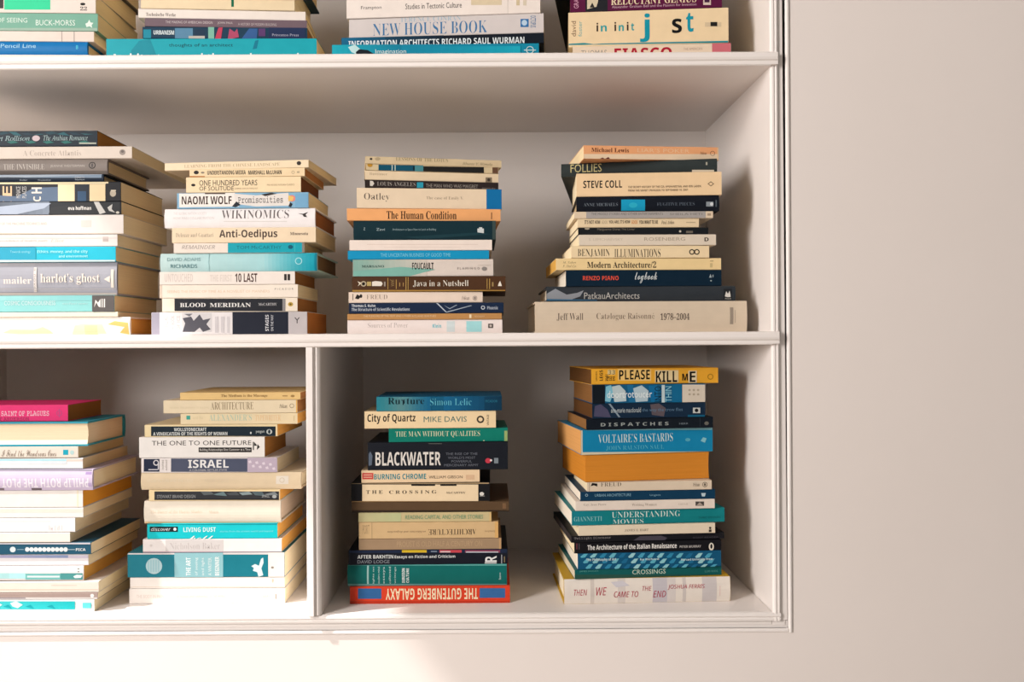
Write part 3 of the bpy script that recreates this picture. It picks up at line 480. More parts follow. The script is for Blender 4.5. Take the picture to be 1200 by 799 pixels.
# ---- bottom shelf
STACKS.append(('leftmost bottom-shelf stack', 'books in the leftmost stack of the bottom shelf', FLOOR_Z, .016, [
 B('magenta pink paperback with white capitals', 'pb', -96, 79.5, 475.5, 495, 'dd2f70', [T('SAINT OF PLAGUES', 1.5, 57.5, 482.6, 488.4, 'f6d3dc', 'm'), T('SCOTT ANDERSON', -16, 34, 490, 494, '8a1c44', 'm'), O(69.5, 485, 3.4, .7, 'b04a80'), R(69, 70, 480, 490, 'b04a80')], '9a6430', dy=8, W=.105),
 B('teal-covered hardback with its cream page edge outwards', 'forehb', -100, 103, 495, 523.5, '2f94a8', pages='e8d2b2', dy=0, W=.125),
 B('pale grey-cream paperback with dark calligraphic title', 'pb', -96, 91.5, 523.5, 537.5, 'e4d8ca', [T('I Find the Wondrous Ones', 2, 66, 527.6, 535.4, '7a6c5e', 'w'), R(74, 80, 527.4, 533.4, '0f98ac'), E(84.5, 530.6, 2.4, 2.6, 'a9c4c2'), R(-96, 91, 536.2, None, '8a8072')], PD, W=.15),
 B('white paperback with a pale blue stripe', 'pb', -100, 97, 537.5, 550.5, 'f0eceb', [R(-100, 78, 538, 540.6, 'a8d2da'), R(78, 97, 538, 541, 'e6d2c6'), R(-100, 97, 549, None, '6c7078'), G(-100, 78, 'f0f0f2', 'dfe6ea', 541, 544, 4)], PD, W=.15),
 B('lavender hardback with white capitals printed upside down', 'hb', -110, 108, 550.5, 575, 'd6c6de', [R(-110, 107, None, 552.4, '8a8290'), T('PHILIP ROTH THE PLOT AGAINST', -40, 103.5, 560.5, 571.5, 'f6eef6', 'k', 180), R(-110, 4, 572, None, '7a6a72'), R(36, 48, 572, None, '6a5c62'), R(100, 107, 553, 556, 'a088b4'), R(103, 107, 566, 570, 'b4a0c4')], PT, W=.16, dy=-4),
 B('white book with bright orange page ends', 'pb', -100, 97, 575, 595.5, 'f2ebe4', [R(90, 92, None, None, 'f2e6cc')], 'eea63e', W=.165),
 B('thin white paperback beneath the orange-ended book', 'pb', -104, 97.5, 595.5, 607.5, 'f3ece6', [R(-104, 97, 597, 601, 'f0e4d6')], PT, W=.165),
 B('white paperback with very faint pink lettering', 'pb', -106, 88, 607.5, 624.5, 'f3efee', [T('la', 57, 62, 616, 622, 'e6d8d6', 'r'), T('l d l', 64, 73, 616, 622, 'eaded8', 'r'), R(-106, 60, 611, 611.5, 'eae4e4')], PT, W=.18),
 B('thin cream-white paperback above a dark cover', 'pb', -110, 82, 624.5, 636.5, 'f5ece0', [R(-110, 82, 635.4, None, '9a8a74')], PT, W=.17),
 B('dark teal spine with a row of white discs', 'pb', -98, 106.5, 636.5, 650.5, '1f5066', [E(15, 644.4, 3.4, 3.3, 'd8e2e4'), R(20, 28, 644, 644.8, '7d9aa6')] + [E(32 + 5 * i, 644.3, 2.6, 2.7, 'dfe6e6') for i in range(10)] + [R(80, 88, 644, 644.8, '9cb2ba'), T('PICA', 89, 100.5, 642.8, 646, 'e6ecec', 'k'), R(-98, 106, None, 638.2, 'd0ccd2')], PT, W=.17),
 B('white paperback with a lavender-blue stripe', 'pb', -100, 103.5, 650.5, 664, 'f4eff0', [G(-100, 80, 'cdb4cc', '8a98bc', 651.6, 654.8), R(80, 103, 652, 655, 'd9cfe0')], PT, W=.17, dy=3),
 B('white spine with teal and green lower band', 'pb', -104, 98, 664, 682, 'f6efec', [T(':', 91, 93, 667, 671.5, '3c3634', 'k'), G(-104, 30, 'd8f0f0', 'a9dada', 672.5, 679), R(30, 71, 673, 680, '6fb0ac'), R(32, 70, 675.6, 677.6, 'e0f0ee'), R(71, 97, 672.6, 680, '4a908e'), P([(86, 676.4), (90, 674.4), (97, 674.8), (95, 678), (88, 678.4)], 'e9f2f0'), R(-104, 98, 680.8, None, '5a4c44')], 'e6b05c', W=.165, dy=3),
 B('cream book with a pinkish fold line', 'pb', -96, 115.5, 682, 695, 'f2e3d6', [R(-96, 115, 691, 692, 'd8b8a4'), R(60, 90, 686, 686.6, 'dcc8b8')], PT, W=.17),
 B('thin grey-brown spine with a white dot', 'pb', -100, 114.5, 695, 703, 'a08c84', [R(-100, 114, 700.4, None, 'd9d2ce'), E(108, 698.4, 2.2, 2.2, 'f4ece8'), R(-100, 30, 700.6, 702, '8c8084')], PT, W=.17),
 B('white spine with turquoise swirling pattern', 'pb', -100, 110.5, 703, 717.5, 'eef0ee', [G(-100, 88, '5cc4c8', '20b4b8', 705, 714.5)] + [P([(x, 707), (x + 7, 704.6), (x + 15, 709), (x + 9, 713), (x + 3, 711)], 'd6f0ee') for x in (-70, -40, -12, 12)] + [P([(x, 711), (x + 6, 709), (x + 10, 713.4)], '109aa4') for x in (-60, -30, 4, 30, 55)] + [R(97, 107, 706.6, 713, '62ccce')], PT, W=.17),
], False))
STACKS.append(('second bottom-shelf stack', 'books in the second stack of the bottom shelf', FLOOR_Z, .05, [
 B('thin tan paperback with a small brown title', 'pb', 211, 352, 460.5, 469.5, 'd9b87c', [T('The Medium is the Massage', 259, 313.5, 463, 466.8, '6a4c24', 'b'), R(331, 337, 464.4, 465.4, '8a6a3c'), E(343, 465, 2.4, 1.4, '9a7a48')], PB, W=.15),
 B('cream paperback with a tall outlined brown title', 'pb', 191.5, 348.5, 469.5, 485, 'ead9b8', [T('HOUSING: THE GREENWAY OF BUILDING', 199, 245, 477.6, 479.6, 'cbbd9e', 's'), T('ARCHITECTURE', 247, 297, 472, 480.8, '86765c', 'r'), T('Pelican', 327.5, 336.5, 474.4, 479, '4a3e34', 'i'), O(342, 476.4, 2.6, .5, '6a5c48'), R(347, 348.5, None, None, 'd9a650')], PB),
 B('cream paperback with pale blue and orange lettering', 'pb', 211.5, 348.5, 485, 498, 'ecd9b2', [R(218.5, 223, 488, 492.6, '3f9c8c'), T('and Ra', 226, 238, 488.6, 492, 'cfc09c', 's'), T('ALEXANDER\u2019S', 245, 295, 486.4, 494, 'a8beaa', 'r'), T('TYPEWRITER', 299, 329, 487, 494, 'dcb88c', 'r'), R(344, 345, 488, 494, 'c8b28a')], PO),
 B('cream spine with a black title label', 'pb', 169.5, 325, 498, 512.5, 'f0dcae', [R(177, 323, 500.4, 511.8, '182a36'), T('WOLLSTONECRAFT', 204, 242, 502, 506, 'e2e6e2', 'k'), T('A VINDICATION OF THE RIGHTS OF WOMAN', 179.5, 266.5, 507, 510.8, 'dfe3df', 'k'), T('penguin', 300, 310, 504.6, 509, 'cfd4d0', 's'), E(315.6, 506.6, 3.4, 3, 'c2c8c4'), E(315.6, 506.6, 1.4, 2.4, '182a36'), E(294, 508, .9, 1.4, 'd8dcd8')], PO, W=.16),
 B('white paperback with black capitals and boxed subtitle', 'pb', 163, 310, 512.5, 537, 'f3eee8', [T('THE ONE TO ONE FUTURE', 178, 294.5, 517, 522.4, '3e3834', 's'), R(232.8, 295, 525, 530.6, '2e2a28'), T('Building Relationships One Customer at a Time', 234, 293.5, 526.2, 529.6, 'e8e4de', 's'), R(296.4, 297.6, 518.4, 528, '2e2a28'), P([(298, 518.6), (301.6, 523), (298, 523)], '2e2a28'), P([(301.8, 521), (304.4, 524.4), (301, 528)], '3a3634')], 'a8743c'),
 B('navy and lavender spine with one bold white word', 'pb', 165.5, 325, 537, 554.5, 'eee6e2', [R(168.5, 187, 538.6, 553.4, '28304a'), O(183, 543, 3.4, 1.2, 'dcd8dc'), R(185, 186.4, 543, 551, 'dcd8dc'), R(174, 185, 550.4, 551.6, 'cfccd4'), T('notes', 189.5, 192, 539.6, 551, 'a09890', 's', 90), T('edited', 193.5, 196, 539.6, 552, 'a09890', 's', 90), R(200.5, 290, 538, 553.6, '4a5064'), T('ISRAEL', 220.5, 268, 539.4, 549, 'f2f0ee', 'k'), T('A COLONIAL SETTLER STATE', 222, 266, 550.4, 552.6, 'cfccca', 's'), R(290, 325, None, None, 'c4b4c4')] + [P([(x, 541 + (i * 5 % 9)), (x + 3, 540 + (i * 5 % 9)), (x + 4, 543 + (i * 5 % 9)), (x + 1, 543.4 + (i * 5 % 9))], 'e6dae4') for i, x in enumerate(range(291, 321, 4))], 'c8b898'),
 B('beige hardback with a small pale square sticker', 'hb', 165, 352.5, 554.5, 574.5, 'd8c4a4', [T('ARCHITECTURE AND THE CRISIS', 172, 226, 562, 566, 'e8d8bc', 's'), T('MODERN SCIENCE', 240, 268, 562, 566, 'e2d0b2', 's'), R(323.5, 338, 558.6, 568, 'ece2d2'), O(330.5, 563.4, 3, .7, 'c8b89c')], PT, W=.155),
 B('dark mottled spine with grey print and cream edge', 'pb', 174.5, 328, 574.5, 587.5, 'e9d2a4', [R(181, 327, 576.6, 586.6, '3c3e42')] + [P([(x, 577 + (i * 3 % 4)), (x + 12, 576.8 + (i * 3 % 3)), (x + 16, 580 + (i * 5 % 3)), (x + 4, 581)], c_) for i, (x, c_) in enumerate(zip(range(235, 315, 15), ['5e6466', '6a8084', '4c5054', '8a9a9c', '57676c', '7c8486']))] + [T('STEWART BRAND DESIGN', 184, 229, 580.6, 584.4, '9a9c9c', 's'), T('SMALL', 307, 316, 580.6, 583.6, 'bfc2c0', 's'), E(321.6, 582.6, 2.6, 2, 'b4b8b6'), R(181, 327, 585.4, 586.6, '23262a')], PO, W=.15),
 B('thick cream hardback with faint tan print', 'hb', 168.5, 328.5, 587.5, 614, 'f1e6d4', [T('The Dance of the Happy Shades', 176, 237, 598.6, 603.4, 'dcc8ac', 'r'), T('Munro', 245, 256, 599, 602.6, 'e0cdb2', 'r'), R(168.5, 328, 612.4, None, 'd9b98c')], 'e2cdb6', W=.17),
 B('vivid turquoise paperback with a black label', 'pb', 172.5, 325, 614, 632, '10b8c0', [R(175.5, 208.5, 617.8, 624, '1c2a2e'), T('discover', 177, 200, 618.8, 622.8, 'e4eaea', 'l'), E(205, 620.8, 1.8, 1.8, 'e9eeee'), T('LIVING DUST', 215, 253, 618.6, 624, 'd9f4f2', 'k'), T('stories from the ancient world and beyond', 258, 320, 622, 624.8, '7fe0e2', 's'), R(172.5, 325, None, 615.4, '0c7e88'), T('hell', 222, 250, 628.6, 633, 'eff4f0', 'w')], PO, W=.165),
 B('white paperback with a pale grey panel', 'pb', 167.5, 330, 632, 648, 'efe8e4', [R(194, 262, 633, 647, 'd4cecb'), T('Nicholson Baker', 199, 258, 636.6, 644.4, 'bdb5b2', 'r'), E(177, 640, 1.5, 1.5, 'ddd4cf'), R(167.5, 330, 646.8, None, 'a8949c')], PO, W=.17),
 B('dark teal spine with a white dove and pale disc', 'pb', 149.5, 333.5, 648, 677, '1e7484', [R(149.5, 333, None, 650.4, 'ded8d6'), E(180.5, 664, 9.6, 9.4, 'b4d2d6')] + [R(173.5 + 3 * i, 174.5 + 3 * i, 657, 671, '8cb6be') for i in range(5)] + [R(204.5, 261.5, None, None, '86b4ba'), T('THE ART', 218, 223.5, 654, 675, 'eef4f2', 'k', 90), T('of seeing', 228.5, 232.5, 654, 675, 'dbe9e8', 's', 90), T('and light', 236, 240, 654, 675, 'dbe9e8', 's', 90), T('A WRITER', 244, 248, 654, 675, 'dbe9e8', 's', 90), T('BEGINNER', 252, 257, 653, 675, 'eef4f2', 'k', 90), R(261.5, 314.5, 650.8, 676, '13707f'), P([(294.5, 664), (299, 661.5), (303.5, 663.5), (306, 655.5), (308.5, 654), (309, 660), (306.4, 666.5), (308.6, 674.5), (303, 676.5), (301.5, 671), (296.5, 669.5), (297.5, 666)], 'd4e6e6'), R(314.5, 333.5, None, None, 'f1e9e0'), E(319.4, 665.6, 1.8, 1.4, '8a8078')], PT, W=.18),
 B('plain white paperback with a small torn nick', 'pb', 152.5, 333.5, 677, 690, 'f2eae2', [R(152.5, 333, 688, 689, 'ead9c8'), P([(319, 679), (321, 680), (320, 684), (318.6, 682)], 'c9b8a2')], PT, W=.18),
 B('white paperback with one line of faint print', 'pb', 151.5, 334, 690, 708, 'f4ebe3', [T('THE BODY IN PAIN', 160, 192, 697.6, 701.6, 'dccfc4', 's'), T('THE MAKING AND UNMAKING OF THE WORLD', 205, 265, 698, 701.4, 'e6dad0', 's'), T('SCARRY', 304, 317, 698, 701, 'dccfc4', 's'), R(322.6, 324, 696.6, 702.6, 'a8988c')], PT, W=.18),
], False))
STACKS.append(('third bottom-shelf stack', 'books in the third stack of the bottom shelf', FLOOR_Z, .044, [
 B('blue-teal paperback with a fading dark title', 'pb', 441, 588, 463.5, 480.5, '0f5a7c', [G(441, 470, '2a8290', '55898e', n=6), G(470, 505, '55898e', '17648a', n=8), G(520, 588, '12628c', '0a3f5c', n=10), T('Rupture', 454.5, 497, 465, 475, '12303c', 'r'), T('Simon Lelic', 504, 552.5, 466, 474, '5cb0c4', 'r'), T('PICADOR', 569, 583, 467.8, 470.6, '2a7c96', 's')], '2a2622', rz=1),
 B('cream paperback with black condensed title and ring emblem', 'pb', 427, 581, 480.5, 501, 'f0d6aa', [T('City of Quartz', 430.5, 487, 484, 496, '2c2624', 'k'), T('MIKE DAVIS', 496.5, 547, 487, 493.6, '46736e', 's'), O(563, 490.6, 4.4, 1.9, '4a4238'), T('VINTAGE', 570.5, 573, 485, 497.6, '4a4238', 's', 90)], '3a342c', rz=1.5),
 B('green paperback with cream serif capitals', 'pb', 455.5, 595, 501, 517, '0a7a69', [T('THE MAN WITHOUT QUALITIES', 463.5, 562.5, 504.4, 512, 'd8d8b4', 'r'), R(591, 594.6, 504, 516, '9cb070'), E(567, 515.6, .8, .6, 'd8d8b4'), R(540, 592, 517.2, None, '86a46c')], 'a86a4a', rz=2),
 B('thick black paperback with tall white capitals', 'pb', 431, 595, 518, 550.5, '1c202a', [P([(432, 532), (434, 529), (436.5, 534), (435.6, 545), (432, 546)], '5c6878'), T('BLACKWATER', 440, 516.5, 529.6, 545.6, 'e0dad2', 'k'), T('THE RISE OF THE', 522.5, 559.5, 530.4, 533.2, '6c707a', 's'), T('WORLD\u2019S MOST', 525, 557, 535, 537.8, '6c707a', 's'), T('POWERFUL', 529, 553, 539.2, 542, '6c707a', 's'), T('MERCENARY ARMY', 520.5, 560.5, 543.6, 546.4, '6c707a', 's'), R(502, 518, 519.6, 520.2, '6a6c66'), E(572, 539.8, 3.4, 3, 'c23a4a'), E(575.4, 539.4, 1.4, 1.2, 'e8dcdc'), R(579, 584, 536.6, 543, '7c868e')], '35302a', rz=.6),
 B('cream paperback with a teal italic title', 'pb', 423.5, 562, 550.5, 565.5, 'edcfa8', [R(424.5, 437.5, 554.2, 561.6, 'cc4a44'), R(426, 436, 556, 557, 'e8c0a4'), R(426, 436, 558.8, 559.6, 'e8c0a4'), T('BURNING CHROME', 438.2, 499.4, 555.2, 561.6, '1a8490', 'k'), T('WILLIAM GIBSON', 502.5, 542, 557.2, 560.6, '5c4a3e', 's'), R(546, 556, 556.4, 562, 'dcb894')], '4c4234', rz=1),
 B('cream and black spine with widely spaced capitals', 'pb', 411.5, 574, 566.5, 589, '1c1c20', [R(424.5, 560.5, 568.6, 588, 'eed6b0'), R(411.5, 573, None, 567.8, 'a8906c'), T('T H E', 429, 448.5, 575.4, 579.4, '4a4036', 'b'), T('C R O S S I N G', 456, 511.5, 575.4, 579.4, '4a4036', 'b'), T('McCARTHY', 523, 545.5, 577, 579.4, '5c5042', 'b'), E(564.6, 579.6, 2.6, 2.2, 'dcd8d0'), R(562, 568, 581.6, 582.6, '8c8a86'), R(482, 510, 568.6, 570.2, '2a2622'), R(516, 535, 568.6, 570.2, '2a2622'), R(411.5, 574, 588, None, '8a6c48')], '574c3c', rz=.5, W=.15),
 B('plain dark brown thin book', 'pb', 412, 596.5, 589, 601, '5c4630', [R(412, 596, 598.8, None, '3a2c20'), R(589, 593, 590.6, 597, '7a5c40')], '6e5a40', rz=.5, W=.16),
 B('tan paperback with worn green print', 'pb', 420, 576, 601, 612.5, 'cdbb8c', [G(420, 470, 'c4ba8c', 'bcc090', 602, 612), T('READING CAPITAL AND OTHER STORIES', 475, 566, 604.2, 609, '78a07c', 's'), R(573.5, 576, None, None, 'd9b87c')], PD, rz=.6),
 B('tan paperback with black title printed upside down', 'pb', 420.5, 584, 612.5, 632, 'd6b586', [R(435.6, 436.2, None, None, 'a08860'), T('PORT', 425, 433, 616, 627, 'a9906a', 's'), T('architecture and disjunction', 454, 499, 622.4, 625.6, '8c7454', 'r', 180), T('ARCHITECTURE', 502, 558, 621, 627.6, '4c3e2e', 'r', 180), T('london', 568, 580, 622.6, 625, '9a825c', 'i', 180), R(580, 584, None, None, 'dcae6c')], PD, rz=.8),
 B('dull grey-tan paperback with faded letters', 'pb', 420.5, 587.5, 632, 645, 'a58a6c', [T('PROUST IS OLD HALF A CENTURY ON', 465, 565, 635, 641.4, 'b99c78', 's'), R(585, 587, None, None, 'c49c6c')], PD, rz=.8),
 B('black paperback with white lettering and large initial', 'pb', 408.5, 595, 645, 662.5, '181c2a', [R(409, 594, None, 649, '22304e'), R(471, 500, 645.6, 648.6, 'd9b62c'), R(505, 512, 646.6, 648, '7d8a9c'), R(515, 541, 645.6, 648.6, 'cc4852'), R(516, 528, 646.8, 648.4, 'd9c2c2'), R(545, 586, 645.6, 648.6, '8c4058'), R(546, 584, 647.4, 648.6, 'c8ccd4'), T('AFTER BAKHTIN', 419, 461, 651.4, 655.6, 'dde0de', 'k'), T('Essays on Fiction and Criticism', 462.5, 533.5, 651.4, 656, 'dde0de', 'k'), T('DAVID LODGE', 419, 456.5, 657.4, 661.2, '8f959c', 's'), T('R', 568.5, 582, 652.4, 659.6, 'eaeae8', 'k', 90), R(568, 582, 660, 661.4, 'cfd0d0'), R(587.5, 588.3, 651, 661.6, 'c4c8cc'), R(590.5, 591.8, 653, 660, '8a7a5c')], PT, rz=1),
 B('thick glossy teal-green book with rows of vertical print', 'hb', 407, 594, 662.5, 687.5, '0a6863', [R(430, 432, 664, 686, '9cc0bc')] + [T(t_, x_, x_ + 2.4, 665.4, 685, 'c2dcd8', 's', 90) for t_, x_ in (('lights on', 436.5), ('modern mind', 442.5), ('essays', 449), ('collected', 455.5), ('writings', 462))] + [T('DUBUISSON', 471, 474.4, 667, 684, 'eaf2ee', 'k', 90), T('CULTURE', 476, 479.2, 667, 684, 'eaf2ee', 'k', 90), T('Beacon', 584.6, 587, 672, 680, 'd2e6e2', 's', 90), R(407, 594, 685.4, None, '6a9c98'), R(407, 594, None, 664, '5aa49e')], PT, rz=.4, W=.16),
 B('bright red spine with blue blocks, title upside down', 'pb', 410, 597.5, 687.5, 708, 'dc4428', [R(419.5, 447, 690.4, 702.6, '3468a0'), R(562, 592, 690, 701.4, '3a6ca4'), T('THE GUTENBERG GALAXY', 452, 560, 690.2, 703.4, 'f6e2bc', 'k', 180), R(410, 597, 705, None, 'c03820')], PT, rz=.4),
], False))
STACKS.append(('rightmost bottom-shelf stack', 'books in the rightmost stack of the bottom shelf', FLOOR_Z, .035, [
 B('yellow paperback with cut-out black capitals', 'pb', 693, 841.5, 433.5, 452, 'efae34', [T('uncen', 698, 700, 437.6, 448.6, '5c4418', 's', 90), T('LEGS', 702.6, 706.4, 436, 448.4, '2c2418', 'k', 90), T('McN', 709, 713, 441, 448.4, '2c2418', 's', 90), R(712, 721, 435.6, 441.2, 'e2c88a'), T('33', 713, 720.5, 436, 441, '4a3c20', 'm'), T('THE', 710.5, 720.6, 443.4, 448.2, '2c2418', 'm'), P([(724, 434.6), (763, 434.8), (763, 448.6), (724, 448)], 'f0c878'), T('PLEASE', 725.5, 761.5, 435.6, 447, '1c1812', 'k'), R(767.5, 795, 436, 450.4, 'e9d2a0'), T('KILL', 768.5, 793.5, 437, 450, '1c1812', 'k'), T('M', 799.4, 806, 440, 448, '1c1812', 'k'), R(806.6, 816.4, 436.6, 450.6, 'f0dcb4'), T('E', 808, 815, 437.4, 449.8, '1c1812', 'k'), O(832.4, 443.6, 3.4, .9, 'a87c20')], '5e3e20', rz=9, W=.14),
 B('blue picture spine with white blurs and pale square', 'pb', 694, 826.5, 452, 474, '135a80', [R(694, 709, None, None, '111c26'), P([(709, 472), (710, 455), (716, 453), (719, 463), (715, 473)], '7fc0d4'), P([(717, 455), (726, 453), (733, 460), (734, 472), (720, 473)], 'bccdd0'), P([(735, 453), (742, 453), (745, 473), (737, 473)], '1d6c98'), P([(742, 457), (752, 453.4), (760, 460), (759, 472), (745, 473)], 'b4c8d0'), P([(760, 454), (770, 453), (772, 473), (763, 473)], '0f6a9c'), T('doortrotoucer', 711.5, 764, 459.6, 468, 'e6eeee', 's'), T('INTO', 767, 775, 454.6, 473, '0c3044', 's', 90), R(775.4, 779, 453, 473.6, 'c2d2d4'), T('THIN', 779.6, 787, 454.6, 473, '8cc8d8', 's', 90), R(787.5, 799, None, None, '0f6690'), R(799.5, 826.3, 452.6, 473.4, 'd8ccba')] + [E(808 + 5 * (i % 3), 459 + 5 * (i // 3), 1.5, 1.3, 'b0a48f') for i in range(6)], '7d5630', rz=7, W=.135),
 B('navy paperback with a grey author line', 'pb', 694, 826.5, 474, 491.5, '14304a', [P([(696, 490), (697, 478), (704, 475.6), (712, 482), (716, 491)], '4c4a64'), P([(713, 475), (715.4, 475), (727, 490.6), (725, 491)], '8898a4'), P([(762, 476), (772, 474.6), (780, 480), (778, 490), (764, 488)], '5c5258'), T('ann-marie macdonald', 716, 751, 479.6, 485.4, 'bcc6c8', 's'), T('the way the crow flies', 752.5, 800, 480, 485, '5c7a94', 's'), R(812, 820.5, 479.6, 486, 'c6cac6'), E(816.2, 482.8, 2.2, 2.2, '1c1c20'), R(806, 826, 488, None, '0e5878')], '5c3c20', rz=7, W=.135),
 B('black paperback with widely spaced grey capitals', 'pb', 687, 835.5, 491.5, 504.5, '121c28', [T('D I S P A T C H E S', 704, 783.5, 497, 501, '9aa2a0', 'k'), T('HERR', 796, 806.5, 497.4, 499.4, '7d8890', 's'), R(820, 820.6, None, None, '3a444c'), E(828, 498, 2.6, 2.2, '6c6a62')], '8c6238', rz=7, W=.14),
 B('bright blue thick paperback with white serif title', 'pb', 681, 835, 504.5, 533.5, '0f84b0', [R(681, 835, None, 506, '7fb4bc'), R(681, 682.6, None, None, 'e2d8bc'), R(681, 835, 532.4, None, 'd8d0b4'), T('VOLTAIRE\u2019S BASTARDS', 701, 788.5, 510.6, 520.6, 'cfe2de', 'r'), T('JOHN RALSTON SAUL', 710, 778, 524, 529.6, '58b4cc', 'r'), E(806, 517.6, 3, 2, '56aac0'), P([(821, 519), (824, 514.6), (828, 516), (826, 521)], '84c4d0')], 'd39a5c', rz=9, W=.16),
 B('thick book turned page-side out, ochre page edge', 'fore', 686, 831, 533.5, 565, 'b87a30', pages='c8802c', rz=9, W=.15),
 B('pale cream paperback with a dark bird emblem', 'pb', 688, 834, 565.5, 576.5, 'dccab2', [R(690.5, 691, None, None, '7a6c5c'), P([(692, 571.4), (694, 567.6), (700, 568.4), (700, 571.8), (696, 570.4)], '26211f'), T('FREUD', 704, 728, 567, 571.6, '6a5c4c', 'r'), T('Pelican', 812, 820, 567.4, 571.4, '5a4e42', 'i'), O(826, 569.4, 3, .6, '6a5e50'), E(826, 569.4, 1.2, 1.6, '6a5e50')], PT, rz=4),
 B('dark blue thin paperback with pale print', 'pb', 680, 838, 576.5, 587.5, '0b4263', [O(687.4, 582, 1.6, .5, 'a4c0cc'), T('URBAN ARCHITECTURE', 697, 739.5, 580.2, 583.4, '86aec0', 's'), T('Ungers', 761.5, 774, 580.6, 583.4, '86aec0', 's'), P([(821.6, 579.4), (827, 579.4), (826, 583.4), (822.6, 583.4)], 'bccfd6')], PW, rz=4, W=.16),
 B('white paperback with three small grey words', 'pb', 674.5, 837.5, 587.5, 599, 'e6d8ca', [T('Gay, Jean Pierre', 684, 710.5, 591.6, 595, '9a8c80', 'r'), T('Writing Women', 740.5, 769.5, 591.4, 595.4, '958778', 'r'), T('CIXOUS', 795, 806, 591.4, 593.4, 'b0a294', 's'), R(815, 825, 589.4, 594.4, '4c4642'), P([(816, 594), (820, 590), (824, 594)], 'a89c90')], PW, rz=4, W=.16),
 B('teal green book with two-line white capitals', 'pb', 670, 849, 599.5, 616.5, '0d7d82', [G(670, 716, '14808c', '0d7d82', n=6), T('GIANNETTI', 672.5, 705.5, 608, 613.4, '8cc4c2', 'r'), T('UNDERSTANDING', 717, 797, 601.6, 608.6, 'cfe2d8', 'r'), T('MOVIES', 718, 754, 611, 616.2, 'cfe2d8', 'r'), T('THIRD EDITION', 818, 844, 607.6, 610, '0a6468', 's')], PW, rz=5, W=.17),
 B('cream paperback with one short grey line of print', 'pb', 678, 838, 616.5, 628.5, 'e6d6bc', [T('JAMES E. HART', 732, 760, 622, 625, '8a7e6e', 'b'), E(832.2, 620.8, 1.4, 1.4, '4a423a'), R(830.6, 833.8, 622.6, 625.6, '4a423a')], PT, rz=4, W=.15),
 B('thin black paperback with small grey title', 'pb', 669.5, 848.5, 628.5, 636.5, '1a1a20', [T('Twilight Dinosaur', 673, 716, 631.6, 635, '8f8a88', 'm'), P([(742, 636), (750, 631), (775, 630.4), (782, 633), (779, 636)], '4a4650'), T('SONY READER', 812, 842, 631.4, 633.4, '4c4a50', 's')], '3a3434', rz=5, W=.18),
 B('black paperback with a bold white title line', 'pb', 673, 845, 636.5, 649, '16161c', [R(675.6, 676.4, 639, 646, '8a4650'), R(678.4, 679, 639, 646, '6a6068'), T('The Architecture of the Italian Renaissance', 688.5, 793, 639.6, 645.6, 'efece6', 'k'), T('PETER MURRAY', 796.5, 821.5, 641.2, 644, 'b8b4b0', 'k'), E(833.6, 642.8, 3, 4.6, 'e2dccb'), E(833.6, 642.4, 1.3, 2.8, '1c1a1c')], PT, rz=4),
 B('spine patterned with glossy blue tiles', 'pb', 677, 845, 649, 668, '0d5478', [P([(x, 654.6 + r_ * 6.4), (x + 4.4, 650.4 + r_ * 6.4), (x + 9, 650.2 + r_ * 6.4), (x + 5.6, 655.4 + r_ * 6.4), (x + 1.4, 656 + r_ * 6.4)], c_) for r_ in range(3) for x, c_ in zip([680 + 11.2 * i + 3 * r_ for i in range(14)], ['5cb0c4', '8cc8d0', '2e88ac', '6ab8c8', '1c6c94', '9cd0d4', '4aa0bc'] * 2)] + [T('The Philosophy of Art', 687, 722, 656, 660, 'cfe4e6', 'k'), T('by Richard', 750, 772, 656, 659, 'cfe4e6', 'k'), T('Harvard University Press', 798, 835, 656, 659.4, 'cfe4e6', 'k')], PW, rz=4, W=.16),
 B('dark green paperback with spaced pale capitals', 'pb', 673.5, 845.5, 668, 679, '0a5c5c', [T('JAMES HOGAN', 679, 701, 671, 673.4, '5ca09a', 's'), T('CROSSINGS', 741, 780, 669.8, 675.2, 'cfdcc8', 's'), T('LUIS RIOS', 826, 841, 670.8, 673, '5ca09a', 's'), R(673.5, 846, 676, None, '2a5448')], 'd9cdb4', rz=5, W=.16),
 B('white hardback with red handwritten capitals', 'hb', 661, 856, 679, 708.5, 'c9a02e', [R(661, 856, None, None, 'ece2d6'), R(692, 696.5, None, None, 'd8ccc2'), R(724, 733, None, None, 'dcd2ca'), R(765, 782, None, None, 'cac4c8'), R(782, 792, None, None, 'ddd4ce'), R(800, 804, None, None, 'd4cac4'), R(823, 840, None, None, 'd0c8c6'), P([(716, 684), (730, 682.6), (738, 688), (722, 690)], 'd4cfd4'), T('THEN', 672.5, 688, 692.6, 699.6, 'b5324a', 'l'), T('WE', 698.6, 711, 690, 699.4, 'b5324a', 'l'), T('CAME TO', 719.5, 748, 694.6, 701.6, 'b5324a', 'l'), T('THE', 752.6, 763.6, 688.6, 693.8, 'b5324a', 'l'), T('END', 765.4, 780.4, 694, 701.6, 'b5324a', 'l'), T('JOSHUA FERRIS', 782.4, 826, 686.6, 692.4, 'b5324a', 'l'), R(843.5, 844, 688, 700, 'e2b8b4')], 'e8dcc4', rz=2.5, W=.16),
], False))


# ---- build
def flat_marks(marks): return [m for mm in marks for m in (mm if isinstance(mm, list) else [mm])]

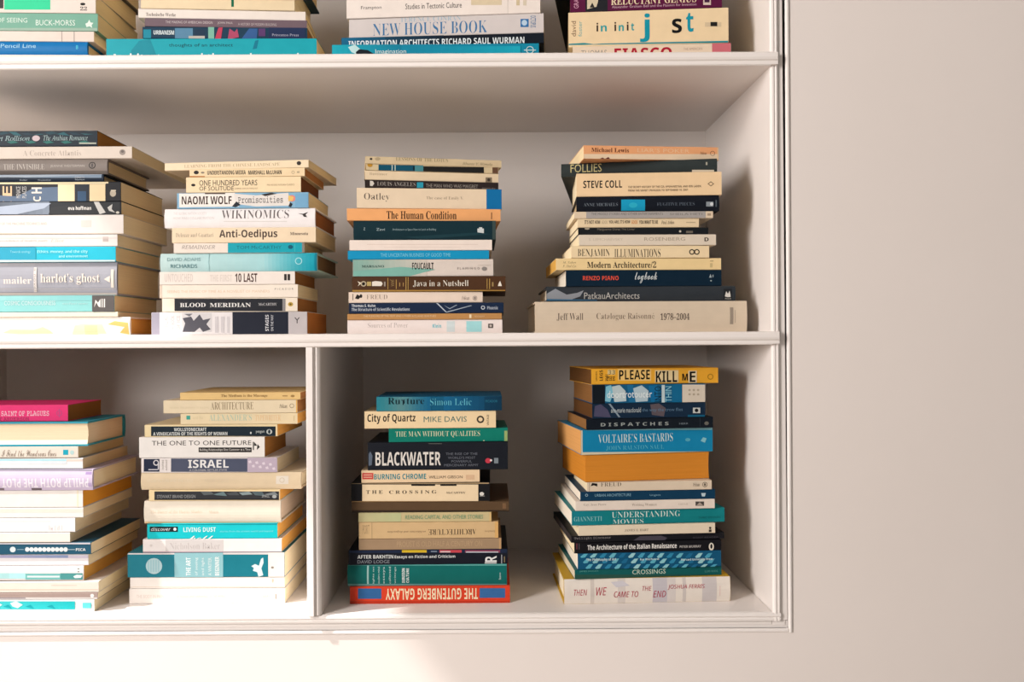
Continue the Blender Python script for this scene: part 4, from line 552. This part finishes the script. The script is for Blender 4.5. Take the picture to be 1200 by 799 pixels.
def build_book(bk, zbase, ybase, label, group):
    yf = ybase + bk['dy']
    th = bk['rz']
    u0, _ = level(bk['x0'], bk['yt']); u1, _ = level(bk['x1'], bk['yt'])
    px = u0 if th >= 0 else u1               # the corner nearest the viewer stands at yf
    X0 = px * S / DIST * (yf + DIST)
    pl = Plane(X0, yf, th)
    xm = (bk['x0'] + bk['x1']) / 2
    a0, _ = pl.hit(bk['x0'], bk['yt']); a1, _ = pl.hit(bk['x1'], bk['yt'])
    am, zt = pl.hit(xm, bk['yt']); _, zb = pl.hit(xm, bk['yb'])
    L, t = a1 - a0, zt - zb
    ac = (a0 + a1) / 2
    root = bpy.data.objects.new('book', None)
    COL.objects.link(root)
    root.location = (X0 + ac * pl.c, yf + ac * pl.s, zbase)
    root.rotation_euler = (0, 0, th)
    tag(root, label, 'book', group)
    W = bk['W'] or min(.27, .66 * L)
    t -= .0003
    kind = bk['kind']
    h = L / 2
    bulge = 0.0
    if kind in ('hb', 'forehb'):
        c = min(.0024, t * .16); ov = .0032
        bulge = min(.0028, t * .13) if kind == 'hb' else min(.003, t * .14)
    else:
        c = min(.0007, t * .1); ov = .0003
    # cover profile in (y, z): outer round the spine, then back along the inside
    if bulge:
        sp = [(bulge - bulge * (1 - (2 * i / 8 - 1) ** 2), t * (i / 8)) for i in range(9)]
        inner = [(c + bulge, t - c), (c + bulge, c)]
    else:
        r = min(.0011, t * .22)
        sp = [(r, 0), (r * .3, r * .3), (0, r), (0, t - r), (r * .3, t - r * .3), (r, t)]
        inner = [(c, t - c), (c, c)]
    prof = [(W, 0)] + sp + [(W, t), (W, t - c), inner[0], inner[1], (W, c)]
    prof = prof[:1] + prof[1:]
    fore = kind in ('fore', 'forehb')
    flip = (lambda y: W - y) if fore else (lambda y: y)
    n = len(prof)
    verts = [(-h, flip(y), z) for y, z in prof] + [(h, flip(y), z) for y, z in prof]
    faces, fm = [], []
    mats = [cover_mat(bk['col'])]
    midx = {bk['col']: 0}
    for i in range(n):
        j = (i + 1) % n
        f = (i, j, n + j, n + i)
        faces.append(f if not fore else f[::-1]); fm.append(0)
    m2 = len(sp)
    # ends of the C: spine strip and the two boards, as quads
    for base, rev in ((0, False), (n, True)):
        idx = [base + i for i in range(n)]
        first, spi, topo, topi, in1, in0, boti = idx[0], idx[1:1 + m2], idx[1 + m2], idx[2 + m2], idx[3 + m2], idx[4 + m2], idx[5 + m2]
        polys = [[first, spi[0], in0, boti], [spi[-1], topo, topi, in1], spi + [in1, in0]]
        for p in polys:
            faces.append(p[::-1] if rev else p); fm.append(0)
    cutz = [p[1] for p in sp] if bulge else None

    def surf(z):
        if not bulge: return 0.0
        f = min(1, max(0, z / t)) * 8
        i = min(7, int(f)); w = f - i
        return sp[i][0] * (1 - w) + sp[i + 1][0] * w

    def loc(px_, py_):
        a, zz = pl.hit(px_, py_)
        return a - ac, zz - zb

    lo_z, hi_z = .0002, t - .0002
    def add(poly2, fs, col, layer):
        if col not in midx:
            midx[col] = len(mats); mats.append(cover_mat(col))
        if bulge and not fore:
            bmt = bmesh.new()
            vv = [bmt.verts.new((x, 0, z)) for x, z in poly2]
            for f in fs:
                try: bmt.faces.new([vv[i] for i in f])
                except ValueError: pass
            for cz_ in cutz[1:-1]:
                bmesh.ops.bisect_plane(bmt, geom=bmt.verts[:] + bmt.edges[:] + bmt.faces[:], plane_co=(0, 0, cz_), plane_no=(0, 0, 1))
            bmt.verts.index_update()
            poly2 = [(v.co.x, v.co.z) for v in bmt.verts]
            fs = [[v.index for v in f.verts] for f in bmt.faces]
            bmt.free()
        b0 = len(verts)
        off = .00008 + layer * .000025
        for x, z in poly2:
            z = min(hi_z, max(lo_z, z)); x = min(h - .0003, max(-h + .0003, x))
            verts.append((x, surf(z) - off, z))
        for f in fs:
            p = [poly2[i] for i in f]
            ar = sum(p[i][0] * p[(i + 1) % len(p)][1] - p[(i + 1) % len(p)][0] * p[i][1] for i in range(len(p)))
            f = [b0 + i for i in f]
            faces.append(f if ar > 0 else f[::-1]); fm.append(midx[col])

    ctr_y = (bk['yt'] + bk['yb']) / 2
    for li, mk in enumerate(flat_marks(bk['marks'])):
        k = mk[0]
        if k == 'r':
            _, x0, x1, y0, y1, col = mk
            x0 = bk['x0'] if x0 is None else x0; x1 = bk['x1'] if x1 is None else x1
            q = []
            for X, Y, e in ((x0, y1, 0), (x1, y1, 0), (x1, y0, 1), (x0, y0, 1)):
                lx, lz = loc(X, ctr_y if Y is None else Y)
                if Y is None: lz = hi_z if e else lo_z
                q.append((lx, lz))
            add(q, [(0, 1, 2, 3)], col, li)
        elif k == 'e':
            _, cx_, cy_, rx, ry, col = mk
            q = [loc(cx_ + rx * math.cos(i * math.pi / 10), cy_ - ry * math.sin(i * math.pi / 10)) for i in range(20)]
            add(q, [tuple(range(20))], col, li)
        elif k == 'o':
            _, cx_, cy_, r_, w_, col = mk
            q = [loc(cx_ + r_ * math.cos(i * math.pi / 10), cy_ - r_ * math.sin(i * math.pi / 10)) for i in range(20)]
            q += [loc(cx_ + (r_ - w_) * math.cos(i * math.pi / 10), cy_ - (r_ - w_) * math.sin(i * math.pi / 10)) for i in range(20)]
            add(q, [(i, (i + 1) % 20, 20 + (i + 1) % 20, 20 + i) for i in range(20)], col, li)
        elif k == 'p':
            q = [loc(*p) for p in mk[1]]
            add(q, [tuple(range(len(q)))], mk[2], li)
        elif k == 't':
            _, tx, x0, x1, y0, y1, col, f_, rot = mk
            vs, fs = GLYPHS[(tx, f_)]
            xa, za = loc(x0, ctr_y + 0 * y1); xb, _ = loc(x1, ctr_y)
            _, zlo = loc((x0 + x1) / 2, y1); _, zhi = loc((x0 + x1) / 2, y0)
            q = []
            for gx_, gy_ in vs:
                if rot == 180: gx_, gy_ = 1 - gx_, 1 - gy_
                elif rot == 90: gx_, gy_ = 1 - gy_, gx_
                elif rot == -90: gx_, gy_ = gy_, 1 - gx_
                q.append((xa + (xb - xa) * gx_, zlo + (zhi - zlo) * gy_))
            add(q, fs, col, li)
    link_mesh('cover', verts, faces, mats, fm, root)
    # the block of pages, its open edges very slightly hollowed
    pc = c + bulge
    xe = h - (ov if bulge else .0003)
    y0p, y1p = pc + .0001, W - (.004 if bulge else .0004)
    za_, zb_ = c + .00005, t - c - .00005
    seg = 5
    pv, pf = [], []
    hol = min(.002, (zb_ - za_) * .06)
    if fore and bulge: hol = min(.004, (zb_ - za_) * .12)
    for X in (-xe, xe):
        for i in range(seg + 1):
            w = i / seg
            zc = za_ + (zb_ - za_) * w
            pv.append((X, flip(y0p), zc))
            pv.append((X, flip(y1p - hol * (1 - (2 * w - 1) ** 2)), zc))
    row = 2 * (seg + 1)
    for i in range(seg):
        a, b2, c2, d2 = 2 * i, 2 * i + 1, 2 * i + 3, 2 * i + 2
        pf.append((a, d2, c2, b2)); pf.append((row + a, row + b2, row + c2, row + d2))
        pf.append((a, row + a, row + d2, d2)); pf.append((b2, c2, row + c2, row + b2))
    pf.append((0, 1, row + 1, row)); pf.append((2 * seg, row + 2 * seg, row + 2 * seg + 1, 2 * seg + 1))
    if fore: pf = [p[::-1] for p in pf]
    link_mesh('page_block', pv, pf, [page_mat(bk['pages'])], None, root)
    return t + .0003

def build_all():
    keys = []
    for st in STACKS:
        for bk in st[4]:
            for mk in flat_marks(bk['marks']):
                if mk[0] == 't' and (mk[1], mk[7]) not in keys: keys.append((mk[1], mk[7]))
    prepare_text(keys)
    global SUN_DIM
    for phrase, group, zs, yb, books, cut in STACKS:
        SUN_DIM = 0.86 if phrase in ('leftmost middle-shelf stack', 'leftmost bottom-shelf stack', 'second bottom-shelf stack') else 1.0
        n = len(books)
        z = zs + .0001
        for i in range(n - 1, -1, -1):
            bk = books[i]
            lowi, topi = n - i, i + 1
            pos = ORD[lowi] if (cut or lowi <= topi) else ORDT[topi]
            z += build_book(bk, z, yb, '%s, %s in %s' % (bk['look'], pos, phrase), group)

build_all()
